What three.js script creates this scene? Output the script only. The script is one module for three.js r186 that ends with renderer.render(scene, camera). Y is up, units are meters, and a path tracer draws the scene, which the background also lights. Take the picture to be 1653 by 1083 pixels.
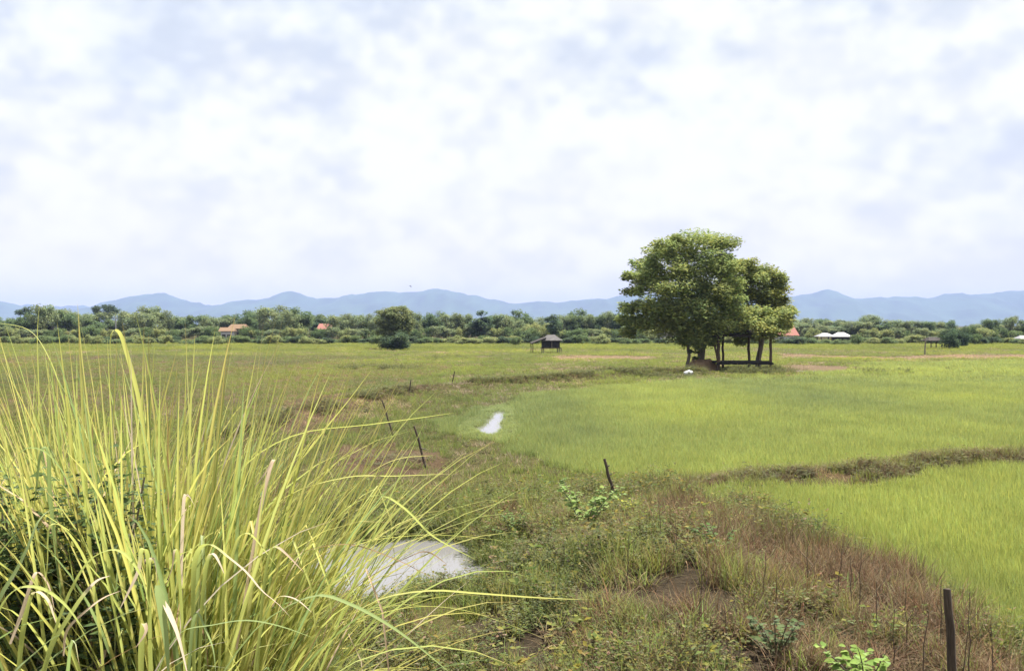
import * as THREE from 'three';

// ---------------------------------------------------------------- camera, sky, sun, exposure
const F = 1772, CX = 826.5, HY = 525, EYE = 3.0;          // eye 3 m above the paddies, on a road embankment
const scene = new THREE.Scene();
const camera = new THREE.PerspectiveCamera(33.98, 1653 / 1083, 0.1, 30000);
camera.position.set(0, EYE, 0);
camera.lookAt(0, EYE - 16.5 / F * 100, -100);

const renderer = new THREE.WebGLRenderer({ antialias: true });
renderer.toneMapping = THREE.LinearToneMapping;
renderer.toneMappingExposure = 2.4;
renderer.outputColorSpace = THREE.SRGBColorSpace;
renderer.shadowMap.enabled = true;

const SUN_DIR = new THREE.Vector3(0.30, 0.92, -0.18).normalize();   // high, to the right and a little beyond the trees
const sun = new THREE.DirectionalLight(new THREE.Color().setRGB(1.0, 0.95, 0.86), 5.0);
sun.name = 'sun';
sun.position.copy(SUN_DIR).multiplyScalar(400);
sun.castShadow = true; sun.shadow.radius = 4;
Object.assign(sun.shadow.camera, { left: -160, right: 160, top: 160, bottom: -160, near: 1, far: 900 });
sun.shadow.mapSize.set(4096, 4096);
scene.add(sun); scene.add(sun.target);

// ---------------------------------------------------------------- random and noise
function rng(seed) { let s = seed | 0; return () => { s = (s + 0x6d2b79f5) | 0; let t = Math.imul(s ^ (s >>> 15), 1 | s); t = (t + Math.imul(t ^ (t >>> 7), 61 | t)) ^ t; return ((t ^ (t >>> 14)) >>> 0) / 4294967296; }; }
const clamp = (x, a, b) => Math.min(b, Math.max(a, x)), lerp = (a, b, t) => a + (b - a) * t;
const sstep = (a, b, x) => { const t = clamp((x - a) / (b - a), 0, 1); return t * t * (3 - 2 * t); };
function hash3(x, y, z) { let h = Math.imul(x, 374761393) ^ Math.imul(y, 668265263) ^ Math.imul(z, 2147483647 ^ 0x5bd1e995); h = Math.imul(h ^ (h >>> 13), 1274126177); h ^= h >>> 16; return (h >>> 0) / 4294967296; }
function noise3(x, y, z) {
  const xi = Math.floor(x), yi = Math.floor(y), zi = Math.floor(z), f = (t) => t * t * t * (t * (t * 6 - 15) + 10), u = f(x - xi), v = f(y - yi), w = f(z - zi);
  const c = (a, b, d) => hash3(xi + a, yi + b, zi + d);
  return lerp(lerp(lerp(c(0, 0, 0), c(1, 0, 0), u), lerp(c(0, 1, 0), c(1, 1, 0), u), v), lerp(lerp(c(0, 0, 1), c(1, 0, 1), u), lerp(c(0, 1, 1), c(1, 1, 1), u), v), w);
}
function fbm(x, y, z, o = 4) { let s = 0, a = 0.5, n = 0; for (let i = 0; i < o; i++) { s += a * noise3(x, y, z); n += a; a *= 0.5; x = x * 2.03 + 17.1; y = y * 2.03 + 5.7; z = z * 2.03 + 9.2; } return s / n; }

// ---------------------------------------------------------------- sky: bright thin cloud with pale blue-grey gaps, the same all round
{
  const W = 2048, H = 1024, data = new Float32Array(W * H * 4);
  const white = [0.418, 0.430, 0.432], blue = [0.312, 0.346, 0.404], glow = [0.56, 0.49, 0.445];
  for (let j = 0; j < H; j++) {
    const el = ((j + 0.5) / H - 0.5) * Math.PI, y = Math.sin(el), c = Math.cos(el);
    for (let i = 0; i < W; i++) {
      const a = ((i + 0.5) / W - 0.5) * 2 * Math.PI, x = c * Math.cos(a), z = c * Math.sin(a), k = (j * W + i) * 4;
      const big = fbm(x * 6.5 + 8.3, y * 13 + 4.2, z * 6.5 + 2.1, 5), puff = fbm(x * 19 + 41, y * 34 + 7, z * 19 + 3, 6), wisp = fbm(x * 55, y * 80 + 3, z * 55 + 8, 4);
      const cover = sstep(0.31, 0.58, big * 0.44 + puff * 0.38 + wisp * 0.18 + 0.0);
      const body = 0.95 + 0.10 * sstep(0.35, 0.65, puff * 0.6 + wisp * 0.4);
      const low = Math.exp(-Math.max(0, el) / 0.075);                     // thicker bright air towards the horizon
      for (let q = 0; q < 3; q++) data[k + q] = lerp(lerp(blue[q], white[q], cover) * body, glow[q], low * 0.8);
      data[k + 3] = 1;
    }
  }
  const sky = new THREE.DataTexture(data, W, H, THREE.RGBAFormat, THREE.FloatType);
  sky.mapping = THREE.EquirectangularReflectionMapping; sky.magFilter = THREE.LinearFilter; sky.minFilter = THREE.LinearFilter; sky.needsUpdate = true;
  scene.background = sky; scene.environment = sky;
}
scene.fog = new THREE.FogExp2(new THREE.Color().setRGB(0.44, 0.57, 1.0), 1.3e-4);

// ---------------------------------------------------------------- geometry collector and helpers
const V = (x, y, z) => new THREE.Vector3(x, y, z);
class Geo {
  constructor() { this.p = []; this.c = []; this.i = []; }
  vert(x, y, z, c) { this.p.push(x, y, z); this.c.push(c[0], c[1], c[2]); return this.p.length / 3 - 1; }
  tri(a, b, c) { this.i.push(a, b, c); }
  quad(a, b, c, d) { this.i.push(a, b, c, a, c, d); }
  // a leaf blade along a path of points; side is the direction across it, fold the depth of its V
  ribbon(path, width, side, { fold = 0, twist = 0, col = [1, 1, 1], rib = null, tip = null, base = null, turn = 0.5 } = {}) {
    const n = path.length; let prev = null; const t = V(), s = V(), nn = V();
    for (let k = 0; k < n; k++) {
      t.copy(path[Math.min(n - 1, k + 1)]).sub(path[Math.max(0, k - 1)]).normalize();
      s.copy(side).addScaledVector(t, -side.dot(t)).normalize(); if (twist) s.applyAxisAngle(t, twist * k / (n - 1));
      nn.crossVectors(s, t); const w = width(k / (n - 1)) / 2, q = path[k], f = k / (n - 1);
      const dry = sstep(turn - 0.08, turn + 0.08, f), cc = base ? col.map((x, a) => lerp(base[a], x, dry)) : tip && f > 0.8 ? col.map((x, a) => lerp(x, tip[a], (f - 0.8) / 0.2)) : col;
      let row;
      if (k === n - 1) row = [this.vert(q.x, q.y, q.z, cc)];
      else if (fold) row = [this.vert(q.x - s.x * w + nn.x * w * fold, q.y - s.y * w + nn.y * w * fold, q.z - s.z * w + nn.z * w * fold, cc), this.vert(q.x, q.y, q.z, rib && !base ? rib : cc), this.vert(q.x + s.x * w + nn.x * w * fold, q.y + s.y * w + nn.y * w * fold, q.z + s.z * w + nn.z * w * fold, cc)];
      else row = [this.vert(q.x - s.x * w, q.y - s.y * w, q.z - s.z * w, cc), this.vert(q.x + s.x * w, q.y + s.y * w, q.z + s.z * w, cc)];
      if (prev) for (let a = 0; a < prev.length - 1; a++) { if (row.length === 1) this.tri(prev[a], prev[a + 1], row[0]); else this.quad(prev[a], prev[a + 1], row[a + 1], row[a]); }
      prev = row;
    }
  }
  leaf(c, dir, nrm, len, wid, col) {
    const s = V().crossVectors(dir, nrm).normalize().multiplyScalar(wid / 2), u = V().crossVectors(s, dir).normalize().multiplyScalar(wid * 0.14);
    const a = this.vert(c.x, c.y, c.z, col), m = c.clone().addScaledVector(dir, len * 0.45).add(u), e = c.clone().addScaledVector(dir, len);
    const l = this.vert(m.x - s.x, m.y - s.y, m.z - s.z, col), r = this.vert(m.x + s.x, m.y + s.y, m.z + s.z, col), t = this.vert(e.x, e.y, e.z, col);
    this.tri(a, r, t); this.tri(a, t, l);
  }
  tube(path, rad, seg = 8, col = [1, 1, 1], cap = true) {
    const n = path.length; let prev = null; const t = V(), s = V(), u = V(), ref = V(0.31, 0.1, 0.95).normalize();
    for (let k = 0; k < n; k++) {
      t.copy(path[Math.min(n - 1, k + 1)]).sub(path[Math.max(0, k - 1)]).normalize(); s.crossVectors(t, ref).normalize(); u.crossVectors(s, t);
      const r = typeof rad === 'function' ? rad(k / (n - 1)) : rad[k], row = [];
      for (let a = 0; a < seg; a++) { const g = a / seg * Math.PI * 2, x = Math.cos(g) * r, y = Math.sin(g) * r, q = path[k]; row.push(this.vert(q.x + s.x * x + u.x * y, q.y + s.y * x + u.y * y, q.z + s.z * x + u.z * y, col)); }
      if (prev) for (let a = 0; a < seg; a++) this.quad(prev[a], row[a], row[(a + 1) % seg], prev[(a + 1) % seg]);
      prev = row;
      if (cap && k === n - 1) { const q = path[k], m = this.vert(q.x + t.x * r * 0.3, q.y + t.y * r * 0.3, q.z + t.z * r * 0.3, col); for (let a = 0; a < seg; a++) this.tri(row[a], m, row[(a + 1) % seg]); }
    }
  }
  box(x, y, z, w, h, d, col = [1, 1, 1]) {   // a box with its own corners on each face
    const g = new THREE.BoxGeometry(w, h, d), p = g.attributes.position, o = this.p.length / 3;
    for (let k = 0; k < p.count; k++) this.vert(p.getX(k) + x, p.getY(k) + y, p.getZ(k) + z, col);
    for (const k of g.index.array) this.i.push(k + o);
  }
  build() {
    const g = new THREE.BufferGeometry();
    g.setAttribute('position', new THREE.Float32BufferAttribute(this.p, 3)); g.setAttribute('color', new THREE.Float32BufferAttribute(this.c, 3)); g.setIndex(this.i);
    g.computeVertexNormals(); return g;
  }
}
const taken = {};
const numbered = (n) => { const k = taken[n] = (taken[n] ?? -1) + 1; return k ? `${n}_${String(k).padStart(3, '0')}` : n; };
function tag(o, label, category, group, kind) { if (label) o.userData.label = label; if (category) o.userData.category = category; if (group) o.userData.group = group; if (kind) o.userData.kind = kind; return o; }
function thing(name, label, category, group) { const o = new THREE.Group(); o.name = numbered(name); scene.add(o); return tag(o, label, category, group); }
function mesh(name, geo, mat, parent = scene) { const o = new THREE.Mesh(geo instanceof Geo ? geo.build() : geo, mat); o.name = parent === scene ? numbered(name) : name; parent.add(o); return o; }
const rgb = (r, g, b) => new THREE.Color().setRGB(r, g, b);
const jit = (R, c, v = 0.12, hue = 0.05) => { const k = 1 + (R() - 0.5) * 2 * v, h = (R() - 0.5) * 2 * hue; return [c[0] * k * (1 + h), c[1] * k, c[2] * k * (1 - h)]; };

// point on level ground (height h) that lies in the direction of a given spot of the view
const G = (px, py, h = 0) => { const d = (EYE - h) * F / (py - HY); return [(px - CX) / F * d, -d]; };
const poly = (pts, h = 0) => { const q = pts.map(([x, y]) => G(x, y, h)), xs = q.map((p) => p[0]), zs = q.map((p) => p[1]); return { q, x0: Math.min(...xs), x1: Math.max(...xs), z0: Math.min(...zs), z1: Math.max(...zs) }; };
function inside(P, x, z) {
  if (x < P.x0 || x > P.x1 || z < P.z0 || z > P.z1) return false;
  let c = false; const q = P.q;
  for (let i = 0, j = q.length - 1; i < q.length; j = i++) if ((q[i][1] > z) !== (q[j][1] > z) && x < (q[j][0] - q[i][0]) * (z - q[i][1]) / (q[j][1] - q[i][1]) + q[i][0]) c = !c;
  return c;
}
function distSeg(path, x, z) { let m = 1e9; for (let k = 0; k < path.length - 1; k++) { const [ax, az] = path[k], [bx, bz] = path[k + 1], dx = bx - ax, dz = bz - az, t = clamp(((x - ax) * dx + (z - az) * dz) / (dx * dx + dz * dz), 0, 1); m = Math.min(m, Math.hypot(x - ax - dx * t, z - az - dz * t)); } return m; }

// ---------------------------------------------------------------- the lie of the land
const Z = {
  riceNear: poly([[1120, 802], [1240, 794], [1400, 786], [1660, 757], [2000, 735], [2000, 1130], [1660, 1060], [1560, 985], [1440, 930], [1300, 862], [1200, 826]]),
  riceMid: poly([[690, 692], [760, 668], [840, 642], [960, 627], [1100, 613], [1400, 606], [1700, 599], [2100, 599], [2100, 715], [1660, 737], [1400, 766], [1200, 779], [1060, 784], [930, 762], [860, 737], [780, 720]]),
  riceFar: poly([[1300, 606], [1275, 600], [1420, 586], [1700, 581], [2200, 580], [2200, 601], [1700, 601]]),
  fallow: poly([[-600, 583], [500, 582], [730, 588], [720, 600], [640, 618], [500, 640], [430, 662], [-600, 680]]),
  fallowFar: poly([[-400, 575], [560, 574], [660, 578], [560, 582], [-400, 581]]),
  dirtA: poly([[430, 662], [500, 640], [600, 632], [700, 628], [690, 636], [600, 648], [560, 668], [500, 700], [440, 705]]),
  dirtB: poly([[560, 722], [620, 716], [700, 738], [720, 762], [640, 770], [560, 764]]),
  dirtC: poly([[1100, 776], [1190, 772], [1180, 786], [1120, 790]]),
  dirtD: poly([[900, 800], [1010, 790], [1060, 800], [980, 826], [900, 826]]),
  pondEdge: poly([[1262, 590], [1300, 588], [1400, 593], [1370, 600], [1262, 602]]),
  strip: poly([[880, 574.5], [1000, 574], [1070, 575], [1060, 580], [900, 580]]),
  stripR: poly([[1262, 571], [1420, 576], [1500, 573], [1700, 572], [1700, 577], [1500, 579], [1262, 577]]),
  bank: poly([[850, 862], [930, 808], [1010, 792], [1120, 800], [1210, 826], [1300, 862], [1440, 930], [1560, 985], [1660, 1062], [1800, 1400], [600, 1400], [700, 1060], [800, 960], [880, 930]]),
};
const bund = [G(1060, 796), G(1200, 782), G(1330, 775), G(1450, 765), G(1560, 750), G(1660, 742), G(1900, 728)];
const bundMid = [G(380, 712), G(470, 680), G(560, 655), G(680, 632), G(860, 618), G(1010, 607), G(1130, 604)];
const pools = [   // x, z, half width, half depth, turn
  [...G(652, 893), 1.0, 1.45, 0.25], [...G(735, 915), 0.55, 0.8, -0.1], [...G(560, 890), 0.75, 1.0, 0.1], [...G(590, 945), 0.55, 0.9, 0.0],
];
const puddles = [[...G(790, 691), 0.36, 1.9, 0.0], [...G(797, 680), 0.25, 2.0, 0.0], [...G(804, 671), 0.24, 2.4, 0.0]];
const inEll = ([cx, cz, a, b, t], x, z) => { const dx = x - cx, dz = z - cz, c = Math.cos(t), s = Math.sin(t), u = (dx * c + dz * s) / a, v = (-dx * s + dz * c) / b; return Math.hypot(u, v); };
const poolAt = (x, z) => Math.min(...pools.map((p) => inEll(p, x, z))) + (fbm(x * 1.6, 0, z * 1.6, 3) - 0.5) * 0.7;
const puddleAt = (x, z) => Math.min(...puddles.map((p) => inEll(p, x, z))) + (fbm(x * 3.2, 3, z * 1.6, 3) - 0.5) * 0.6;
const pond = [...G(1300, 597), 4.2, 0.9, 0.03];
const pondAt = (x, z) => inEll(pond, x, z) + (fbm(x * 0.6, 9, z * 0.8, 3) - 0.5) * 0.5;
const hollows = [[...G(608, 722), 0.55, 0.5], [...G(710, 752), 0.4, 0.4], [...G(560, 700), 0.4, 0.5]];
function height(x, z) {
  const d = -z;
  if (d > 400) return -0.02;
  let y = (fbm(x * 0.35, 2, z * 0.35, 3) - 0.5) * 0.10 + (fbm(x * 2.2, 5, z * 2.2, 2) - 0.5) * 0.05;
  const toe = 8.2 + 1.6 * sstep(0.5, -3, x);
  y += 1.38 * (1 - sstep(2.2, toe, d + (fbm(x * 0.5, 8, z * 0.5, 2) - 0.5) * 0.8));
  if (d < 60 && d > 14) y += 0.15 * Math.exp(-((distSeg(bund, x, z) / 0.6) ** 2)) * (0.5 + fbm(x * 0.9, 61, z * 0.9, 2));
  if (d > 20 && d < 80) y += 0.30 * Math.exp(-((distSeg(bundMid, x, z) / 0.8) ** 2));
  if (d > 6 && d < 22) { y += 0.36 * Math.exp(-(((x - 1.8) / 1.5) ** 2) - ((d - 12.5) / 3.5) ** 2); const p = poolAt(x, z); if (p < 1.7) y = lerp(Math.min(y, -0.42), y, sstep(0.55, 1.6, p)); }
  if (d > 26 && d < 44) { const p = puddleAt(x, z); if (p < 1.6) y = lerp(-0.16, y, sstep(0.7, 1.5, p)); }
  if (d > 20 && d < 36) for (const [hx, hz, a, b] of hollows) { const p = inEll([hx, hz, a, b, 0.3], x, z); if (p < 1.4) y -= 0.42 * (1 - sstep(0.5, 1.3, p)); else if (p < 2.4) y += 0.14 * Math.exp(-(((p - 1.7) / 0.35) ** 2)) * sstep(0, -1, z - hz + 0.4); }
  if (d > 66 && d < 84) { const p = pondAt(x, z); if (p < 1.6) y = lerp(-0.22, y, sstep(0.6, 1.5, p)); }
  return y;
}
// what grows or lies on a spot
function zoneAt(x, z) {
  const jx = x + (fbm(x * 0.9, 1, z * 0.9, 2) - 0.5) * 1.2, jz = z + (fbm(x * 0.7, 7, z * 0.7, 2) - 0.5) * (1.2 + Math.max(0, -z - 15) * 0.06), d = -z;
  if (d < 20 && poolAt(x, z) < 1.0) return 'water';
  if (d > 26 && d < 44 && puddleAt(x, z) < 1.0) return 'water';
  if (d > 66 && d < 84 && pondAt(x, z) < 1.0) return 'water';
  if (distSeg(bund, x, z) < 0.25 + 0.5 * fbm(x * 0.8, 62, z * 0.8, 2)) return 'bund';
  if (inside(Z.bank, jx, jz)) return 'bank';
  if (inside(Z.dirtA, jx, jz) || inside(Z.dirtB, jx, jz) || inside(Z.dirtC, jx, jz) || inside(Z.dirtD, jx, jz)) return 'dirt';
  if (inside(Z.pondEdge, jx, jz)) return 'bare';
  if (inside(Z.riceNear, jx, jz) || inside(Z.riceMid, jx, jz) || inside(Z.riceFar, jx, jz)) return 'rice';
  if (inside(Z.strip, jx, jz) || inside(Z.stripR, jx, jz)) return 'strip';
  if (inside(Z.fallow, jx, jz) || inside(Z.fallowFar, jx, jz)) return 'fallow';
  return 'grass';
}
const SOIL = { water: [0.11, 0.085, 0.06], bund: [0.12, 0.085, 0.045], bank: [0.07, 0.055, 0.038], dirt: [0.135, 0.095, 0.06], bare: [0.25, 0.185, 0.125], rice: [0.10, 0.11, 0.035], strip: [0.27, 0.20, 0.12], fallow: [0.16, 0.13, 0.06], grass: [0.11, 0.10, 0.042] };
{
  const NX = 300, NZ = 380, g = new THREE.BufferGeometry(), p = [], c = [], uv = [], id = [];
  const wx = (u) => Math.sinh(u * 9) / Math.sinh(9) * 9000, wz = (v) => v < 0.09 ? 14 - (v / 0.09) * 16 : -2 - (Math.exp((v - 0.09) / 0.91 * 7.4) - 1) / (Math.exp(7.4) - 1) * 9500;
  for (let j = 0; j <= NZ; j++) for (let i = 0; i <= NX; i++) {
    const x = wx(i / NX * 2 - 1), z = wz(j / NZ), zn = -z < 260 ? zoneAt(x, z) : 'grass', k = 0.8 + 0.4 * fbm(x * 0.8, 4, z * 0.8, 3);
    p.push(x, height(x, z), z); uv.push(x / 2.7, z / 2.7); const s = SOIL[zn]; c.push(s[0] * k, s[1] * k, s[2] * k);
    if (i && j) { const a = j * (NX + 1) + i; id.push(a - NX - 2, a - NX - 1, a, a - NX - 2, a, a - 1); }
  }
  g.setAttribute('position', new THREE.Float32BufferAttribute(p, 3)); g.setAttribute('color', new THREE.Float32BufferAttribute(c, 3)); g.setAttribute('uv', new THREE.Float32BufferAttribute(uv, 2)); g.setIndex(id); g.computeVertexNormals();
  const S = 512, px = new Uint8Array(S * S * 4), R = rng(5);
  for (let j = 0; j < S; j++) for (let i = 0; i < S; i++) { const k = (j * S + i) * 4, t = 150 + 70 * (noise3(i / 7, j / 7, 1) * 0.5 + noise3(i / 2.4, j / 2.4, 4) * 0.5) + (R() - 0.5) * 36; px[k] = t; px[k + 1] = t * 0.985; px[k + 2] = t * 0.95; px[k + 3] = 255; }
  const tex = new THREE.DataTexture(px, S, S); tex.wrapS = tex.wrapT = THREE.RepeatWrapping; tex.magFilter = THREE.LinearFilter; tex.colorSpace = THREE.SRGBColorSpace; tex.needsUpdate = true;
  const m = new THREE.MeshPhysicalMaterial({ vertexColors: true, map: tex, bumpMap: tex, bumpScale: 0.02, roughness: 1, specularIntensity: 0.15 });
  m.name = 'earth';
  tag(mesh('ground', g, m), 'flat farmland of paddies, fallow ground and grassy banks', 'ground', null, 'structure');
}
// water: muddy and shallow, each sheet shaped by the hollow it lies in
{
  const m = new THREE.MeshPhysicalMaterial({ color: rgb(0.16, 0.155, 0.16), roughness: 0.05, ior: 1.33 }); m.name = 'muddy_water';
  const sheet = (name, at, lim, y, x0, x1, z0, z1, st, label) => {
    const G0 = new Geo(); const idx = {};
    const v = (i, j) => idx[i + '_' + j] ??= G0.vert(x0 + i * st, y, z0 + j * st, [1, 1, 1]);
    for (let i = 0; x0 + i * st < x1; i++) for (let j = 0; z0 + j * st < z1; j++) if (at(x0 + (i + 0.5) * st, z0 + (j + 0.5) * st) < lim) G0.quad(v(i, j), v(i, j + 1), v(i + 1, j + 1), v(i + 1, j));
    tag(mesh(name, G0, m), label, 'water', null, 'structure');
  };
  sheet('ditch_water', poolAt, 1.5, -0.12, -5, 1.5, -19, -10, 0.16, 'pale muddy water standing in the ditch beside the tall grass');
  sheet('puddle', puddleAt, 1.4, -0.05, -3, 2, -44, -26, 0.16, 'bright sliver of water among the young rice');
  sheet('pond', pondAt, 1.4, -0.10, 10, 28, -84, -66, 0.25, 'shallow strip of water on bare earth by the field hut');
}
// mountains: a nearer range whose crest follows these bearings and heights, and a paler one behind it
{
  const near = [[-700, 497], [-400, 486], [-150, 494], [-60, 488], [0, 486], [20, 491], [40, 498], [70, 503], [130, 500], [150, 497], [165, 490], [180, 485], [200, 480], [220, 477], [240, 474], [255, 473], [266, 474], [280, 480], [300, 485], [320, 489], [335, 492], [355, 491], [380, 486], [400, 483], [420, 483], [440, 478], [455, 473], [468, 471], [480, 472], [495, 479], [510, 481], [540, 480], [560, 477], [580, 475], [600, 472], [625, 471], [650, 472], [680, 470], [695, 466], [705, 465], [715, 467], [730, 472], [760, 476], [790, 482], [820, 488], [835, 491], [850, 489], [870, 487], [900, 489], [920, 486], [950, 483], [980, 482], [1000, 477], [1020, 475], [1060, 474], [1100, 476], [1150, 480], [1200, 478], [1260, 478], [1285, 477], [1310, 474], [1330, 469], [1340, 467], [1350, 469], [1365, 477], [1380, 482], [1400, 481], [1430, 480], [1450, 479], [1480, 480], [1510, 480], [1525, 474], [1550, 473], [1570, 476], [1590, 474], [1620, 472], [1640, 469], [1653, 469], [1700, 472], [1800, 480], [1950, 474], [2100, 484], [2350, 492]];
  const far = near.map(([x, y], k) => [x, x < 190 ? [493, 496, 491, 495][k % 4] : 492 + (k % 5)]);
  const m = new THREE.MeshStandardMaterial({ vertexColors: true, roughness: 1 }); m.name = 'forested_slope';
  const range = (prof, D, deep, name, label, seed) => {
    const g = new Geo(), NR = 26, cols = []; let k = 0;
    for (let px = prof[0][0]; px <= prof[prof.length - 1][0]; px += 7) {
      while (k < prof.length - 2 && px > prof[k + 1][0]) k++;
      const [ax, ay] = prof[k], [bx, by] = prof[k + 1], t = clamp((px - ax) / (bx - ax), 0, 1), y = lerp(ay, by, t);
      const crest = (HY - y + (fbm(px * 0.09, seed, 0, 4) - 0.5) * 5) / F * D + 3, tanx = (px - CX) / F, row = [];
      for (let r = 0; r <= NR; r++) {
        const s = r / NR * 2 - 1, dd = D + s * deep, up = Math.max(0, 1 - Math.abs(s)), rav = fbm(px * 0.028, r * 0.33, seed, 4) - 0.5;
        const h = crest * (up ** 0.85) * (1 + rav * 1.9 * (1 - up)) - 4 * (1 - up), cc = 0.35 + 1.4 * fbm(px * 0.06, r * 0.5, seed + 4, 4);
        row.push(g.vert(tanx * (D + (dd - D) * 0.4), h, -dd, [0.035 * cc, 0.06 * cc, 0.03 * cc]));
      }
      if (cols.length) { const q = cols[cols.length - 1]; for (let r = 0; r < NR; r++) g.quad(q[r], row[r], row[r + 1], q[r + 1]); }
      cols.push(row);
    }
    tag(mesh(name, g, m), label, 'mountains', null, 'structure');
  };
  range(near, 7000, 1500, 'mountains', 'long blue ridge of hazy mountains along the horizon', 3);
  range(far, 8700, 500, 'far_mountains', 'paler low range showing behind the blue ridge', 8);
}

// ---------------------------------------------------------------- materials for plants and timber
const foliage = (name, t = 0.35) => { const m = new THREE.MeshPhysicalMaterial({ vertexColors: true, roughness: 1, transmission: t, thickness: 0, side: THREE.DoubleSide, specularIntensity: 0.3 }); m.name = name; return m; };
const M = { leaf: foliage('leaf', 0.4), denseLeaf: foliage('thick_leaf', 0.42), blade: foliage('grass_blade', 0.5), straw: foliage('dry_straw', 0.25) };
const plain = (name, c, o = {}) => { const m = new THREE.MeshStandardMaterial({ color: rgb(...c), roughness: 0.9, ...o }); m.name = name; return m; };
function grainTexture(seed, sx, sy, lo, hi) {
  const S = 256, px = new Uint8Array(S * S * 4); const R = rng(seed);
  for (let j = 0; j < S; j++) for (let i = 0; i < S; i++) { const k = (j * S + i) * 4, t = clamp(lerp(lo, hi, fbm(i / sx, j / sy, seed, 4) + (R() - 0.5) * 0.15), 0, 1) * 255; px[k] = px[k + 1] = px[k + 2] = t; px[k + 3] = 255; }
  const t = new THREE.DataTexture(px, S, S); t.wrapS = t.wrapT = THREE.RepeatWrapping; t.magFilter = THREE.LinearFilter; t.colorSpace = THREE.SRGBColorSpace; t.needsUpdate = true; return t;
}
const barkTex = grainTexture(11, 6, 40, 0.45, 1.0);
M.bark = plain('bark', [0.12, 0.10, 0.075]);
M.barkPale = plain('pale_bark', [0.22, 0.19, 0.15]);
M.timber = plain('weathered_timber', [0.17, 0.115, 0.075], { map: barkTex });
M.timberDark = plain('dark_timber', [0.05, 0.042, 0.036], { map: barkTex });
M.timberPale = plain('pale_timber', [0.36, 0.31, 0.25], { map: barkTex });
M.timberPost = plain('brown_post', [0.12, 0.085, 0.06], { map: barkTex });
M.thatchGrey = plain('grey_thatch', [0.19, 0.175, 0.175], { map: barkTex });
M.thatchDark = plain('brown_thatch', [0.055, 0.042, 0.034], { map: barkTex });
M.zinc = plain('zinc_sheet', [0.27, 0.265, 0.28], { roughness: 0.55 });
M.whitewash = plain('whitewashed_wall', [0.42, 0.42, 0.45]);
M.tileOrange = plain('orange_tile', [0.17, 0.105, 0.06]);
M.tileRed = plain('red_tile', [0.24, 0.095, 0.075]);
M.dark = plain('dark_opening', [0.03, 0.03, 0.035]);
M.clay = plain('termite_clay', [0.30, 0.20, 0.12], { vertexColors: false });
M.sack = plain('white_sack', [0.55, 0.56, 0.58]);

// ---------------------------------------------------------------- grasses and weeds that nobody could count
const UP = V(0, 1, 0);
function arc(base, az, lean, len, droop, n, side = 0) {   // points along a blade that starts lean off the vertical and bends over
  const out = [base.clone()], p = base.clone(); let a = lean; const st = len / n;
  for (let k = 0; k < n; k++) { const s = (k + 1) / n; a = lean + droop * s * s; p.add(V(Math.sin(a) * Math.cos(az + side * s), Math.cos(a), Math.sin(a) * Math.sin(az + side * s)).multiplyScalar(st)); out.push(p.clone()); }
  return out;
}
function tuft(seed, { n, h, w, r, lean = 0.35, droop = 0.7, seg = 3, cols, v = 0.2 }) {
  const R = rng(seed), g = new Geo();
  for (let k = 0; k < n; k++) {
    const az = R() * 6.283, q = Math.sqrt(R()) * r, a2 = R() * 6.283, len = h * (0.55 + 0.6 * R()), ww = w * (0.7 + 0.6 * R());
    g.ribbon(arc(V(Math.cos(a2) * q, -0.02, Math.sin(a2) * q), az, lean * R(), len, droop * R(), seg), (s) => ww * (1 - s * 0.75), V(-Math.sin(az), 0, Math.cos(az)), { col: jit(R, cols[Math.floor(R() * cols.length)], v, 0.08) });
  }
  return g.build();
}
function herb(seed, { stems, h, leaf, per, cols, r = 0.12 }) {
  const R = rng(seed), g = new Geo();
  for (let k = 0; k < stems; k++) {
    const az = R() * 6.283, len = h * (0.5 + 0.7 * R()), a2 = R() * 6.283, q = r * Math.sqrt(R()), path = arc(V(Math.cos(a2) * q, -0.02, Math.sin(a2) * q), az, 0.5 * R(), len, 0.5 * R(), 5);
    g.ribbon(path, (s) => 0.006 * (1 - 0.6 * s), V(-Math.sin(az), 0, Math.cos(az)), { col: jit(R, [0.16, 0.14, 0.07], 0.2) });
    for (let j = 0; j < per; j++) {
      const f = 0.15 + 0.85 * R(), i0 = Math.min(4, Math.floor(f * 5)), p = path[i0].clone().lerp(path[i0 + 1], f * 5 - i0), b = R() * 6.283;
      const dir = V(Math.cos(b), 0.1 + 0.6 * (R() - 0.3), Math.sin(b)).normalize(), nrm = V((R() - 0.5) * 1.2, 1, (R() - 0.5) * 1.2).normalize(), L = leaf * (0.6 + 0.8 * R());
      g.leaf(p, dir, nrm, L, L * (0.45 + 0.25 * R()), jit(R, cols[Math.floor(R() * cols.length)], 0.22, 0.08));
    }
  }
  return g.build();
}
const C = {
  rice: [[0.255, 0.30, 0.085], [0.29, 0.31, 0.09], [0.22, 0.275, 0.08]],
  grass: [[0.18, 0.215, 0.05], [0.215, 0.23, 0.055], [0.15, 0.195, 0.045]],
  dry: [[0.33, 0.25, 0.15], [0.27, 0.19, 0.12], [0.38, 0.30, 0.19]],
  dead: [[0.13, 0.084, 0.042], [0.165, 0.108, 0.056], [0.10, 0.064, 0.034], [0.14, 0.092, 0.048], [0.24, 0.18, 0.10]],
  weed: [[0.125, 0.15, 0.036], [0.165, 0.185, 0.042], [0.09, 0.12, 0.032], [0.23, 0.22, 0.05]],
};
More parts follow.
